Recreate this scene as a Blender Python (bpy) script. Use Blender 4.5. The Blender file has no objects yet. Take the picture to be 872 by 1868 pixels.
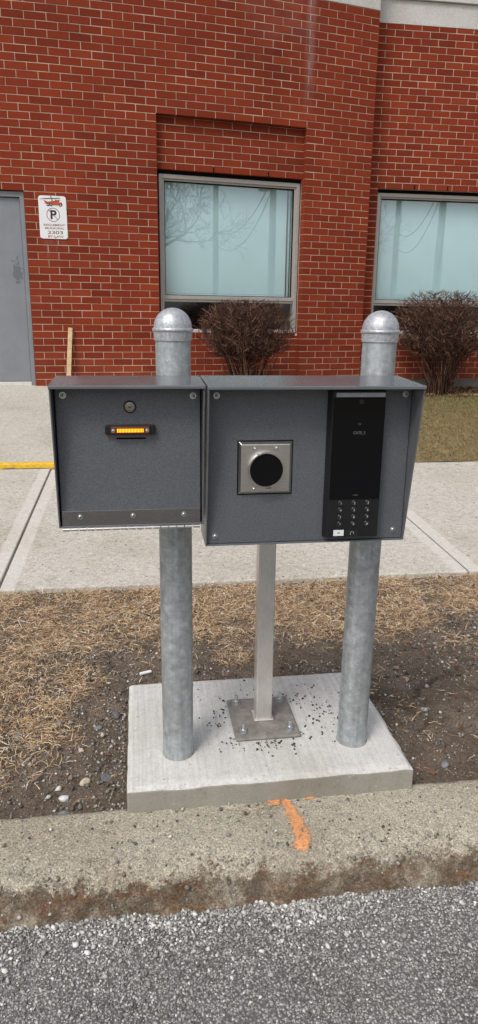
import bpy, bmesh, math, random
import numpy as np
from math import sin, cos, pi, radians, sqrt, atan2
from mathutils import Vector, Matrix

random.seed(7); rng = np.random.default_rng(7)
scene = bpy.context.scene
COL = scene.collection

# ------------------------------------------------------------------ camera, world, sun, exposure
CAM = np.array([0.0, 0.0, 1.325])
PITCH, YAW, ROLL, FPX = radians(15.65), radians(8.3), -0.0123, 1280.0
_fw = np.array([sin(YAW)*cos(PITCH), cos(YAW)*cos(PITCH), -sin(PITCH)])
_r0 = np.array([cos(YAW), -sin(YAW), 0.0]); _u0 = np.cross(_r0, _fw)
_r = _r0*cos(ROLL) - _u0*sin(ROLL); _u = _u0*cos(ROLL) + _r0*sin(ROLL)
cam_data = bpy.data.cameras.new('camera')
cam_data.sensor_fit = 'VERTICAL'; cam_data.sensor_height = 24.0
cam_data.lens = 24.0*FPX/1868.0
cam_data.clip_start = 0.05; cam_data.clip_end = 2000
cam = bpy.data.objects.new('camera', cam_data); COL.objects.link(cam)
cam.matrix_world = Matrix(((_r[0], _u[0], -_fw[0], CAM[0]), (_r[1], _u[1], -_fw[1], CAM[1]), (_r[2], _u[2], -_fw[2], CAM[2]), (0, 0, 0, 1)))
scene.camera = cam

SUN_EL, SUN_AZ = radians(52), radians(40)          # azimuth measured from behind the camera towards the left
to_sun = Vector((-sin(SUN_AZ)*cos(SUN_EL), -cos(SUN_AZ)*cos(SUN_EL), sin(SUN_EL)))
world = bpy.data.worlds.new('World'); scene.world = world; world.use_nodes = True
wn = world.node_tree.nodes; wl = world.node_tree.links; wn.clear()
sky = wn.new('ShaderNodeTexSky'); sky.sky_type = 'NISHITA'; sky.sun_disc = False
sky.sun_elevation = SUN_EL; sky.sun_rotation = atan2(to_sun.x, to_sun.y)
sky.air_density = 1.0; sky.dust_density = 4.0; sky.ozone_density = 1.0
hs = wn.new('ShaderNodeHueSaturation'); hs.inputs['Saturation'].default_value = 0.42
bg = wn.new('ShaderNodeBackground'); bg.inputs['Strength'].default_value = 0.15
wo = wn.new('ShaderNodeOutputWorld')
wl.new(sky.outputs[0], hs.inputs['Color']); wl.new(hs.outputs[0], bg.inputs['Color']); wl.new(bg.outputs[0], wo.inputs['Surface'])
sun_d = bpy.data.lights.new('sun', 'SUN'); sun_d.energy = 1.5; sun_d.angle = radians(16); sun_d.color = (1.0, 0.97, 0.92)
sun = bpy.data.objects.new('sun', sun_d); COL.objects.link(sun)
sun.rotation_euler = to_sun.to_track_quat('Z', 'Y').to_euler(); sun.location = (-6, -8, 12)
scene.view_settings.view_transform = 'Standard'; scene.view_settings.look = 'None'
scene.view_settings.gamma = 1.0; scene.view_settings.use_curve_mapping = False
scene.view_settings.exposure = 0.08

# ------------------------------------------------------------------ helpers
class MB:
    def __init__(self): self.v = []; self.f = []
    def add(self, vs, fs):
        o = len(self.v); self.v.extend([tuple(p) for p in vs]); self.f.extend([tuple(i+o for i in f) for f in fs]); return self
    def box(self, x0, x1, y0, y1, z0, z1):
        return self.add([(x0,y0,z0),(x1,y0,z0),(x1,y1,z0),(x0,y1,z0),(x0,y0,z1),(x1,y0,z1),(x1,y1,z1),(x0,y1,z1)],
                 [(0,3,2,1),(4,5,6,7),(0,1,5,4),(1,2,6,5),(2,3,7,6),(3,0,4,7)])
    def hexa(self, b, t):      # bottom and top rings of points, same length, counter-clockwise
        n = len(b)
        return self.add(list(b)+list(t), [tuple(range(n-1,-1,-1)), tuple(range(n,2*n))]+[(i,(i+1)%n,n+(i+1)%n,n+i) for i in range(n)])
    def prism_x(self, poly, x0, x1):   # poly of (y,z)
        return self.hexa([(x0,y,z) for y,z in poly], [(x1,y,z) for y,z in poly])
    def prism_y(self, poly, y0, y1):   # poly of (x,z), facing -y
        return self.hexa([(x,y1,z) for x,z in poly], [(x,y0,z) for x,z in poly])
    def lathe(self, prof, c=(0,0,0), n=32, axis='z'):
        vs=[]; fs=[]
        for r,h in prof:
            for i in range(n):
                a=2*pi*i/n
                if axis=='z': vs.append((c[0]+r*cos(a), c[1]+r*sin(a), c[2]+h))
                else: vs.append((c[0]+r*cos(a), c[1]-h, c[2]+r*sin(a)))     # h grows towards the viewer (-y)
        m=len(prof)
        for j in range(m-1):
            for i in range(n): fs.append((j*n+i, j*n+(i+1)%n, (j+1)*n+(i+1)%n, (j+1)*n+i))
        fs.append(tuple(range(n-1,-1,-1))); fs.append(tuple((m-1)*n+i for i in range(n)))
        return self.add(vs,fs)
    def tube(self, pts, rads, n=6):
        pts=[Vector(p) for p in pts]; vs=[]; fs=[]
        for k,p in enumerate(pts):
            d=(pts[min(k+1,len(pts)-1)]-pts[max(k-1,0)])
            if d.length<1e-9: d=Vector((0,0,1))
            d.normalize(); a=d.orthogonal().normalized(); b=d.cross(a)
            r=rads[k] if hasattr(rads,'__len__') else rads
            for i in range(n):
                t=2*pi*i/n; vs.append(tuple(p+a*(r*cos(t))+b*(r*sin(t))))
        for k in range(len(pts)-1):
            for i in range(n): fs.append((k*n+i,k*n+(i+1)%n,(k+1)*n+(i+1)%n,(k+1)*n+i))
        fs.append(tuple(range(n-1,-1,-1))); fs.append(tuple((len(pts)-1)*n+i for i in range(n)))
        return self.add(vs,fs)
    def mesh(self, name):
        me=bpy.data.meshes.new(name); me.from_pydata(self.v,[],self.f); me.update(); return me

def link_mesh(name, me, mat, parent=None, smooth=False, bevel=0, recalc=True):
    o=bpy.data.objects.new(name, me); COL.objects.link(o)
    if mat and not me.materials: me.materials.append(mat)
    if recalc:
        bm=bmesh.new(); bm.from_mesh(me); bmesh.ops.recalc_face_normals(bm, faces=bm.faces); bm.to_mesh(me); bm.free()
    if smooth:
        me.polygons.foreach_set('use_smooth', [True]*len(me.polygons))
        try: me.set_sharp_from_angle(angle=radians(40))
        except Exception: pass
    if bevel:
        b=o.modifiers.new('bevel','BEVEL'); b.width=bevel; b.segments=2; b.limit_method='ANGLE'; b.angle_limit=radians(40)
    if parent: attach(o,parent)
    return o
def attach(o, parent):
    o.parent=parent
    p=parent; off=Vector((0,0,0))
    while p: off+=p.location; p=p.parent
    o.location=o.location-off
def obj(name, mb, mat, parent=None, smooth=False, bevel=0):
    return link_mesh(name, mb.mesh(name), mat, parent, smooth, bevel)
def tag(o, label=None, cat=None, group=None, kind=None):
    if label: o['label']=label
    if cat: o['category']=cat
    if group: o['group']=group
    if kind: o['kind']=kind
    return o
def thing(name, loc, label, cat, group=None):
    o=bpy.data.objects.new(name,None); COL.objects.link(o); o.location=loc; o.empty_display_size=0.1
    return tag(o,label,cat,group)
def fast_mesh(name, verts, faces):
    """verts (n,3) array, faces (m,k) array of equal size"""
    me=bpy.data.meshes.new(name); k=faces.shape[1]; m=len(faces)
    me.vertices.add(len(verts)); me.vertices.foreach_set('co', np.ascontiguousarray(verts,dtype=np.float32).ravel())
    me.loops.add(m*k); me.loops.foreach_set('vertex_index', np.ascontiguousarray(faces,dtype=np.int32).ravel())
    me.polygons.add(m); me.polygons.foreach_set('loop_start', np.arange(0,m*k,k,dtype=np.int32))
    me.polygons.foreach_set('loop_total', np.full(m,k,dtype=np.int32)); me.update(calc_edges=True); me.validate(); return me
def project(p):
    d=np.asarray(p,float)-CAM; z=d@_fw; return 436+FPX*(d@_r)/z, 934-FPX*(d@_u)/z, z

_perm=rng.random((64,64))
def vnoise(x,y,s=1.0):
    x=np.asarray(x,float)*s+13.7; y=np.asarray(y,float)*s+5.1
    xi=np.floor(x).astype(int); yi=np.floor(y).astype(int); fx=x-xi; fy=y-yi
    fx=fx*fx*(3-2*fx); fy=fy*fy*(3-2*fy)
    g=lambda a,b:_perm[a%64,b%64]
    return (g(xi,yi)*(1-fx)+g(xi+1,yi)*fx)*(1-fy)+(g(xi,yi+1)*(1-fx)+g(xi+1,yi+1)*fx)*fy
def fbm(x,y,s=1.0,o=4):
    t=0;a=.5
    for i in range(o): t=t+a*vnoise(x,y,s*2**i+i*.37); a*=.5
    return t

# ------------------------------------------------------------------ materials
class NT:
    def __init__(self,name):
        self.m=bpy.data.materials.new(name); self.m.use_nodes=True; self.t=self.m.node_tree; self.n=self.t.nodes; self.l=self.t.links
        self.b=self.n['Principled BSDF']; self.out=self.n['Material Output']
        self._pos=None
    def node(self,t,**k):
        n=self.n.new(t)
        for a,b in k.items(): setattr(n,a,b)
        return n
    def lk(self,a,b): self.l.new(a,b)
    def pos(self):
        if not self._pos: self._pos=self.node('ShaderNodeNewGeometry').outputs['Position']
        return self._pos
    def noise(self,scale,detail=4,rough=.55,vec=None,dist=0):
        n=self.node('ShaderNodeTexNoise'); n.inputs['Scale'].default_value=scale; n.inputs['Detail'].default_value=detail
        n.inputs['Roughness'].default_value=rough; n.inputs['Distortion'].default_value=dist
        self.lk(vec or self.pos(), n.inputs['Vector']); return n.outputs['Fac']
    def voro(self,scale,feature='F1',out='Distance',vec=None):
        n=self.node('ShaderNodeTexVoronoi',feature=feature); n.inputs['Scale'].default_value=scale
        self.lk(vec or self.pos(), n.inputs['Vector']); return n.outputs[out]
    def ramp(self,fac,stops,interp='LINEAR'):
        n=self.node('ShaderNodeValToRGB'); n.color_ramp.interpolation=interp; e=n.color_ramp.elements
        while len(e)<len(stops): e.new(0.5)
        for i,(p,c) in enumerate(stops): e[i].position=p; e[i].color=(*c,1) if len(c)==3 else c
        self.lk(fac,n.inputs['Fac']); return n.outputs['Color']
    def gray(self,fac,a,b):   # smooth threshold
        n=self.node('ShaderNodeMapRange'); n.interpolation_type='SMOOTHSTEP'; n.inputs['From Min'].default_value=a; n.inputs['From Max'].default_value=b
        self.lk(fac,n.inputs['Value']); return n.outputs['Result']
    def mix(self,fac,a,b,mode='MIX'):
        n=self.node('ShaderNodeMix',data_type='RGBA',blend_type=mode)
        for s,v in ((n.inputs['Factor'],fac),(n.inputs[6],a),(n.inputs[7],b)):
            if isinstance(v,(int,float)): s.default_value=v
            elif isinstance(v,(tuple,list)): s.default_value=(*v,1)
            else: self.lk(v,s)
        return n.outputs[2]
    def math(self,op,a,b=0.0):
        n=self.node('ShaderNodeMath',operation=op)
        for s,v in ((n.inputs[0],a),(n.inputs[1],b)):
            if isinstance(v,(int,float)): s.default_value=v
            else: self.lk(v,s)
        return n.outputs[0]
    def xyz(self,vec=None):
        n=self.node('ShaderNodeSeparateXYZ'); self.lk(vec or self.pos(),n.inputs[0]); return n.outputs
    def scaled(self,s,vec=None):
        n=self.node('ShaderNodeMapping'); n.inputs['Scale'].default_value=s; self.lk(vec or self.pos(),n.inputs['Vector']); return n.outputs[0]
    def bump(self,h,strength=.4,dist=.01,prev=None):
        n=self.node('ShaderNodeBump'); n.inputs['Strength'].default_value=strength; n.inputs['Distance'].default_value=dist
        self.lk(h,n.inputs['Height'])
        if prev: self.lk(prev,n.inputs['Normal'])
        return n.outputs[0]
    def rnd(self):
        """random per piece: works for single objects and for islands of a joined mesh"""
        a=self.node('ShaderNodeObjectInfo').outputs['Random']; b=self.node('ShaderNodeNewGeometry').outputs['Random Per Island']
        return self.math('FRACT',self.math('ADD',self.math('MULTIPLY',a,7.31),b))
    def fin(self,color=None,rough=.8,metal=0,normal=None,spec=None,emis=None,estr=0):
        b=self.b
        if color is not None:
            if isinstance(color,(tuple,list)): b.inputs['Base Color'].default_value=(*color,1)
            else: self.lk(color,b.inputs['Base Color'])
        if isinstance(rough,(int,float)): b.inputs['Roughness'].default_value=rough
        else: self.lk(rough,b.inputs['Roughness'])
        b.inputs['Metallic'].default_value=metal
        if normal is not None: self.lk(normal,b.inputs['Normal'])
        if spec is not None: b.inputs['Specular IOR Level'].default_value=spec
        if emis: b.inputs['Emission Color'].default_value=(*emis,1); b.inputs['Emission Strength'].default_value=estr
        return self.m
def plain(name,c,rough=.6,metal=0,spec=None,var=.12,vs=30,bs=0):
    t=NT(name); n=t.noise(vs,4); lo=tuple(x*(1-var) for x in c); hi=tuple(min(1,x*(1+var)) for x in c)
    col=t.ramp(n,[(.3,lo),(.7,hi)])
    return t.fin(col,rough,metal,t.bump(n,bs,.002) if bs else None,spec)

def m_brick():
    t=NT('brick_clay'); r=t.rnd()
    col=t.ramp(r,[(0,(.168,.028,.0135)),(.10,(.200,.033,.0148)),(.5,(.219,.0355,.0150)),(.85,(.240,.0405,.0165)),(1,(.262,.047,.0185))])
    n1=t.noise(95,6,.75); n2=t.noise(1.1,3)
    col=t.mix(.5,col,t.ramp(n1,[(.3,(.62,.58,.56)),(.7,(1.25,1.25,1.25))]),'MULTIPLY')
    col=t.mix(.55,col,t.ramp(n2,[(.3,(.72,.74,.8)),(.7,(1.12,1.08,1.02))]),'MULTIPLY')
    X,Y,Z=t.xyz()
    # lime streak on the upper wall and a weak wash under the sign
    d=t.math('ABSOLUTE',t.math('SUBTRACT',X,2.07)); m=t.math('MULTIPLY',t.gray(d,.085,.02),t.gray(Z,3.45,4.1))
    m=t.math('MULTIPLY',m,t.ramp(t.noise(7,5,vec=t.scaled((4,4,1))),[(.3,(.05,)*3),(.7,(.85,)*3)]))
    d3=t.math('ABSOLUTE',t.math('SUBTRACT',X,1.7)); m3=t.math('MULTIPLY',t.gray(d3,.8,.1),t.gray(Z,3.9,4.7))
    m3=t.math('MULTIPLY',m3,t.ramp(t.noise(3,5),[(.4,(.0,)*3),(.75,(.35,)*3)]))
    d2=t.math('ABSOLUTE',t.math('SUBTRACT',X,-.87)); m2=t.math('MULTIPLY',t.gray(d2,.16,.08),t.math('MULTIPLY',t.gray(Z,1.75,2.1),t.gray(Z,2.2,2.1)))
    m2=t.math('MULTIPLY',m2,t.ramp(t.noise(9,4,vec=t.scaled((3,3,.4))),[(.42,(.0,)*3),(.7,(.4,)*3)]))
    mm=t.math('MAXIMUM',m,t.math('MAXIMUM',m2,m3))
    col=t.mix(t.math('MULTIPLY',mm,.55),col,(.33,.25,.25))
    # splash-back dust at the foot of the wall
    foot=t.math('MULTIPLY',t.gray(Z,1.0,.5),t.ramp(t.noise(5,5),[(.35,(0,)*3),(.75,(.55,)*3)]))
    col=t.mix(foot,col,(.26,.09,.05))
    return t.fin(col,.9,0,t.bump(t.noise(160,5,.7),.5,.003),.12)
def m_mortar():
    t=NT('mortar'); n=t.noise(4,5)
    col=t.ramp(n,[(.3,(.36,.25,.19)),(.7,(.62,.47,.365))]); return t.fin(col,.95,0,t.bump(t.noise(120),.5,.003),.15)
def m_concrete(name,c,speck=.5,scale=1.0,bump=.5,stain=.25,brush=0,warm=(1,.95,.86)):
    t=NT(name)
    n1=t.noise(2.2*scale,6,.6); n2=t.noise(60*scale,6,.7); v=t.voro(95*scale)
    a=tuple(x*(1-stain) for x in c); b=tuple(min(1,x*(1+stain*.55)) for x in c)
    col=t.ramp(n1,[(.28,tuple(a[i]*warm[i] for i in range(3))),(.5,c),(.74,b)])
    col=t.mix(speck*.75,col,t.ramp(n2,[(.32,(.6,.58,.56)),(.5,(1,1,1)),(.72,(1.28,1.27,1.24))]),'MULTIPLY')
    n3=t.noise(260*scale,3,.7); col=t.mix(min(1,speck),col,t.ramp(n3,[(.30,(.55,.54,.52)),(.5,(1,1,1)),(.70,(1.42,1.41,1.38))]),'MULTIPLY')
    cell=t.voro(110*scale,out='Color'); cx=t.node('ShaderNodeSeparateColor'); t.lk(cell,cx.inputs[0])
    dark=t.math('MULTIPLY',t.gray(cx.outputs[0],.93,.97),t.gray(v,.42,.25)); lite=t.math('MULTIPLY',t.gray(cx.outputs[1],.9,.96),t.gray(v,.42,.25))
    col=t.mix(t.math('MULTIPLY',dark,speck),col,(.07,.068,.065)); col=t.mix(t.math('MULTIPLY',lite,speck*.8),col,(.72,.70,.66))
    nrm=t.bump(n3,bump,.004,t.bump(n2,bump,.004))
    if brush:
        nb=t.noise(brush,4,.6,vec=t.scaled((1,.03,1))); col=t.mix(.6,col,t.ramp(nb,[(.3,(.74,.74,.73)),(.7,(1.13,1.13,1.12))]),'MULTIPLY'); nrm=t.bump(nb,.5,.003,nrm)
    return t,col,nrm
def m_concrete_simple(*a,**k):
    t,col,nrm=m_concrete(*a,**k); return t.fin(col,.9,0,nrm,.2)
def m_galv():
    t=NT('galvanised_steel')
    v=t.voro(55,out='Color'); s=t.node('ShaderNodeSeparateColor'); t.lk(v,s.inputs[0])
    n=t.noise(48,5,.7); st=t.noise(9,5,.7,vec=t.scaled((6,6,.12)))
    col=t.ramp(n,[(.3,(.31,.335,.345)),(.5,(.42,.45,.46)),(.70,(.55,.585,.60))])
    col=t.mix(.35,col,t.ramp(s.outputs[0],[(0,(.74,.77,.8)),(1,(1.2,1.2,1.2))]),'MULTIPLY')
    col=t.mix(.6,col,t.ramp(st,[(.3,(.62,.64,.64)),(.5,(.95,.95,.95)),(.72,(1.28,1.30,1.32))]),'MULTIPLY')
    w=t.math('MULTIPLY',t.gray(t.noise(150,4,.75),.58,.68),t.gray(t.noise(6,4),.45,.60)); col=t.mix(t.math('MULTIPLY',w,.75),col,(.74,.79,.83))
    rough=t.ramp(n,[(.3,(.42,)*3),(.7,(.58,)*3)])
    return t.fin(col,rough,.55,t.bump(n,.12,.002))
def m_cap():
    t=NT('cast_aluminium'); n=t.noise(140,4,.7); n2=t.noise(18,4)
    col=t.ramp(n,[(.3,(.30,.31,.33)),(.55,(.50,.51,.54)),(.75,(.66,.67,.70))]); col=t.mix(.4,col,t.ramp(n2,[(.3,(.8,)*3),(.7,(1.15,)*3)]),'MULTIPLY')
    return t.fin(col,.42,.5,t.bump(n,.35,.002))
def m_hammer():
    t=NT('hammered_grey_paint'); v=t.noise(330,2,.5,dist=.3); n=t.noise(5,3)
    col=t.ramp(v,[(.35,(.074,.079,.089)),(.65,(.124,.131,.144))]); col=t.mix(.4,col,t.ramp(n,[(.3,(.85,)*3),(.7,(1.12,)*3)]),'MULTIPLY')
    return t.fin(col,.42,.0,t.bump(v,.55,.0022),.55)
def m_shell():
    t=NT('grey_powder_coat'); n=t.noise(7,5); v=t.noise(300,3)
    col=t.ramp(n,[(.3,(.095,.100,.110)),(.7,(.130,.136,.148))]); 
    sc=t.math('MULTIPLY',t.gray(t.noise(40,6,.75),.66,.75),.25); col=t.mix(sc,col,(.3,.3,.31))
    return t.fin(col,.22,.0,t.bump(v,.12,.001),.9)
def m_steel(name,c=(.50,.49,.47),rough=.3,metal=1.0,axis=(1,40,40)):
    t=NT(name); n=t.noise(60,4,.6,vec=t.scaled(axis)); n2=t.noise(14,4)
    col=t.ramp(n,[(.3,tuple(x*.8 for x in c)),(.7,tuple(min(1,x*1.2) for x in c))]); col=t.mix(.35,col,t.ramp(n2,[(.3,(.78,)*3),(.7,(1.15,)*3)]),'MULTIPLY')
    return t.fin(col,rough,metal,t.bump(n,.06,.001))
def m_pieces(name,stops,rough=.9,spec=.3,nscale=150):
    t=NT(name); col=t.ramp(t.rnd(),stops); n=t.noise(nscale,4,.7)
    col=t.mix(.5,col,t.ramp(n,[(.3,(.65,)*3),(.7,(1.25,)*3)]),'MULTIPLY'); return t.fin(col,rough,0,None,spec*.5)
def m_soil():
    t=NT('soil'); n1=t.noise(6,6,.65); n2=t.noise(130,5,.8)
    col=t.ramp(n1,[(.3,(.15,.115,.087)),(.55,(.23,.18,.138)),(.75,(.31,.25,.195))])
    col=t.mix(.8,col,t.ramp(n2,[(.3,(.45,.43,.42)),(.5,(1,1,1)),(.72,(1.5,1.48,1.45))]),'MULTIPLY')
    col=t.mix(.7,col,t.ramp(t.noise(240,3,.8),[(.3,(.5,.49,.48)),(.5,(1,1,1)),(.7,(1.6,1.57,1.52))]),'MULTIPLY')
    return t.fin(col,.95,0,t.bump(n2,1.0,.010,t.bump(t.noise(30,6,.7),.9,.02)),.1)
def m_asphalt():
    t=NT('asphalt'); v=t.voro(150); c=t.voro(150,out='Color'); s=t.node('ShaderNodeSeparateColor'); t.lk(c,s.inputs[0]); n=t.noise(3,5)
    col=t.ramp(s.outputs[0],[(0,(.15,.146,.14)),(.5,(.26,.253,.243)),(1,(.44,.43,.42))]); col=t.mix(t.gray(v,.3,.6),col,(.12,.114,.108))
    col=t.mix(.5,col,t.ramp(n,[(.3,(.75,)*3),(.7,(1.2,)*3)]),'MULTIPLY')
    return t.fin(col,.9,0,t.bump(v,.7,-.004),.15)
def m_glass():
    t=NT('window_glass'); t.n.remove(t.b)
    tr=t.node('ShaderNodeBsdfTransparent'); tr.inputs[0].default_value=(.93,.985,.985,1)
    gl=t.node('ShaderNodeBsdfGlossy'); gl.inputs['Roughness'].default_value=0.0; gl.inputs['Color'].default_value=(.92,.98,1,1)
    fr=t.node('ShaderNodeValue'); fr.outputs[0].default_value=.145
    mx=t.node('ShaderNodeMixShader'); t.lk(fr.outputs[0],mx.inputs[0]); t.lk(tr.outputs[0],mx.inputs[1]); t.lk(gl.outputs[0],mx.inputs[2]); t.lk(mx.outputs[0],t.out.inputs['Surface'])
    return t.m
def m_emit(name,c,e,base=None):
    t=NT(name); return t.fin(base or c,.35,0,None,None,c,e)

M={}
M['brick']=m_brick(); M['mortar']=m_mortar()
M['stucco']=m_concrete_simple('pale_stucco',(.56,.55,.53),.6,1.2,.8,.12)
M['found']=m_concrete_simple('foundation_concrete',(.17,.155,.13),.5,1.0,.6,.3)
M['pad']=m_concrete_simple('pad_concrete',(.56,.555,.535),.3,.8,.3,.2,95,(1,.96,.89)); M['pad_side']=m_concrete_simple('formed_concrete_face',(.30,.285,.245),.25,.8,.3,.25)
M['apron']=m_concrete_simple('apron_concrete',(.47,.445,.395),.8,.55,.7,.2)
M['galv']=m_galv(); M['cap']=m_cap(); M['hammer']=m_hammer(); M['shell']=m_shell()
M['stainless']=m_steel('brushed_stainless',(.66,.64,.61),.30); M['hinge']=m_steel('hinge_stainless',(.40,.39,.38),.14)
M['zinc']=m_steel('zinc_plated',(.60,.63,.64),.35); M['alu']=m_steel('brushed_aluminium',(.70,.68,.65),.38,.75,(40,40,1))
M['baseplate']=plain('dusty_steel_plate',(.24,.22,.20),.6,.25,var=.3,vs=40,bs=.2)
M['black']=plain('black_plastic',(.012,.012,.013),.38,0,.35); M['screen']=plain('black_glass',(.004,.004,.005),.16,0,.22,var=.02)
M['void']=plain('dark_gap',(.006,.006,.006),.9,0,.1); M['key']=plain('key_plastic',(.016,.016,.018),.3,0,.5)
M['print']=plain('grey_print',(.42,.43,.44),.6); M['dimprint']=plain('dim_print',(.13,.135,.14),.6)
M['white']=plain('white_sheet',(.76,.77,.78),.45,var=.03,vs=8); M['red']=plain('red_print',(.46,.075,.03),.5); M['maroon']=plain('maroon_print',(.20,.055,.05),.5)
M['ink']=plain('black_print',(.015,.015,.017),.5); M['strip']=plain('frosted_strip',(.42,.44,.49),.5)
M['frame']=plain('anodised_frame',(.40,.375,.345),.45,.15,var=.08); M['sill']=plain('pale_sill',(.60,.585,.56),.5,0,var=.08)
M['blind']=plain('roller_blind',(.68,.77,.80),.9,var=.03,vs=3); M['interior']=plain('dim_interior',(.035,.04,.045),.95)
M['glass']=m_glass(); M['wood']=plain('stake_wood',(.58,.42,.24),.8,var=.2,vs=14,bs=.2)
M['yellow']=plain('yellow_paint',(.68,.42,.03),.7,var=.25,vs=40,bs=.3)
M['amber']=m_emit('amber_lens',(1.0,.20,.01),.035,(.09,.016,.003)); M['led']=m_emit('amber_led',(1.0,.42,.015),1.35)
def m_door():
    t=NT('grey_door_paint'); n=t.noise(5,4); col=t.ramp(n,[(.3,(.195,.207,.226)),(.7,(.232,.244,.264))])
    X,Y,Z=t.xyz(); dx=t.math('MULTIPLY',t.math('SUBTRACT',X,-1.29),14); dz=t.math('MULTIPLY',t.math('SUBTRACT',Z,1.77),7)
    d=t.math('ADD',t.math('SQRT',t.math('ADD',t.math('MULTIPLY',dx,dx),t.math('MULTIPLY',dz,dz))),t.math('MULTIPLY',t.math('SUBTRACT',t.noise(22,4),.5),3))
    col=t.mix(t.math('MULTIPLY',t.gray(d,.85,.7),.75),col,(.11,.115,.13))
    sc=t.math('MULTIPLY',t.gray(t.noise(16,5,.7,vec=t.scaled((1,1,.6))),.66,.70),.6); col=t.mix(sc,col,(.12,.125,.135))
    return t.fin(col,.5,0,None,.4)
M['door']=m_door()
def m_slab():
    t,col,nrm=m_concrete('sidewalk_concrete',(.49,.464,.415),.85,.5,.7,.17)
    tc=t.node('ShaderNodeTexCoord'); o=t.xyz(tc.outputs['Object']); ax=t.math('ABSOLUTE',o[0])
    edge=t.gray(ax,1.135,1.15)
    col=t.mix(t.math('MULTIPLY',edge,.45),col,(.68,.655,.61)); return t.fin(col,.92,0,nrm,.2)
M['slab']=m_slab()
def m_kerb():
    t,col,nrm=m_concrete('kerb_concrete',(.66,.60,.49),1.0,.9,1.0,.26)
    X,Y,Z=t.xyz(); n=t.noise(30,7,.8); n0=t.noise(5,4,.6); zz=t.math('ADD',Z,t.math('ADD',t.math('MULTIPLY',t.math('SUBTRACT',n,.5),.17),t.math('MULTIPLY',t.math('SUBTRACT',n0,.5),.06)))
    dirt=t.gray(zz,-.028,-.042)
    rust=t.gray(t.noise(14,7,.85,vec=t.scaled((.5,1,2.2))),.46,.58)
    brown=t.ramp(t.noise(140,4,.8),[(.28,(.075,.06,.045)),(.45,(.19,.15,.105)),(.6,(.28,.23,.17)),(.75,(.45,.40,.33))])
    brown=t.mix(t.math('MULTIPLY',rust,.75),brown,t.ramp(t.noise(120,4,.8),[(.3,(.11,.05,.027)),(.5,(.27,.125,.06)),(.7,(.42,.24,.13))]))
    patch=t.math('ADD',.42,t.math('MULTIPLY',t.gray(t.noise(13,6,.75),.38,.56),.55))
    col=t.mix(t.math('MULTIPLY',dirt,patch),col,brown)
    sp=t.math('MULTIPLY',t.gray(t.noise(7,6,.7),.63,.69),.5); col=t.mix(sp,col,(.16,.13,.10))
    col=t.mix(.8,col,t.ramp(t.noise(190,3,.8),[(.3,(.45,.44,.42)),(.5,(1.0,1.0,1.0)),(.68,(1.6,1.58,1.52))]),'MULTIPLY')
    nrm=t.bump(t.noise(110,5,.8),1.0,.012,nrm)
    return t.fin(col,.93,0,nrm,.15)
M['kerb']=m_kerb()
def m_orange():
    t=NT('orange_marking_paint'); n=t.noise(130,5,.8); col=t.ramp(t.noise(160,4,.8),[(.3,(.50,.20,.08)),(.5,(.72,.32,.14)),(.7,(.90,.52,.28))])
    tr=t.node('ShaderNodeBsdfTransparent'); mx=t.node('ShaderNodeMixShader'); at=t.node('ShaderNodeVertexColor'); at.layer_name='edge'
    s=t.node('ShaderNodeSeparateColor'); t.lk(at.outputs[0],s.inputs[0])
    f=t.gray(t.math('ADD',s.outputs[0],t.math('MULTIPLY',t.math('SUBTRACT',t.math('ADD',t.math('MULTIPLY',n,.6),t.math('MULTIPLY',t.noise(38,4,.7),.4)),.5),3.4)),.25,.72)
    t.fin(col,.95,0,None,.1); f=t.math('MULTIPLY',f,.86); t.lk(f,mx.inputs[0]); t.lk(tr.outputs[0],mx.inputs[1]); t.lk(t.b.outputs[0],mx.inputs[2]); t.lk(mx.outputs[0],t.out.inputs['Surface']); return t.m
M['orange']=m_orange()
M['soil']=m_soil(); M['asphalt']=m_asphalt()
M['road_stone']=m_pieces('road_stone',[(0,(.11,.104,.098)),(.2,(.20,.191,.181)),(.45,(.31,.298,.284)),(.7,(.40,.386,.368)),(.9,(.52,.505,.485)),(1,(.72,.71,.69))],.85)
M['gravel_lite']=m_pieces('light_gravel',[(0,(.18,.171,.161)),(.25,(.32,.307,.291)),(.6,(.47,.456,.436)),(.88,(.64,.627,.605)),(1,(.82,.81,.79))],.85)
M['gravel_soil']=m_pieces('soil_gravel',[(0,(.07,.064,.058)),(.4,(.16,.147,.132)),(.7,(.28,.26,.235)),(.92,(.45,.43,.40)),(1,(.72,.71,.68))],.85)
M['kerb_stone']=m_pieces('kerb_stone',[(0,(.12,.105,.085)),(.4,(.24,.215,.175)),(.8,(.36,.33,.28)),(1,(.5,.47,.42))],.9)
M['gravel_dark']=m_pieces('dark_gravel',[(0,(.03,.03,.032)),(.8,(.075,.073,.072)),(1,(.16,.155,.15))],.8)
M['straw']=m_pieces('dead_grass',[(0,(.20,.12,.07)),(.25,(.40,.265,.155)),(.6,(.58,.41,.245)),(.88,(.74,.56,.365)),(1,(.85,.78,.65))],.85,.2,30)
M['lawn']=m_pieces('lawn_grass',[(0,(.17,.12,.06)),(.35,(.30,.22,.11)),(.7,(.38,.29,.15)),(.85,(.19,.20,.07)),(1,(.11,.15,.045))],.85,.2,30)
M['lawn_green']=m_pieces('green_lawn_grass',[(0,(.20,.15,.07)),(.4,(.26,.21,.09)),(.6,(.15,.17,.055)),(1,(.085,.12,.04))],.85,.2,30)
M['leaf']=m_pieces('dry_leaves',[(0,(.09,.045,.03)),(.6,(.20,.10,.06)),(1,(.38,.27,.18))],.8,.3)
M['lawn_soil']=plain('lawn_thatch',(.20,.145,.075),.95,var=.35,vs=18,bs=.6)
M['field']=plain('dry_field',(.22,.18,.10),.95,var=.3,vs=.8)
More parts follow.
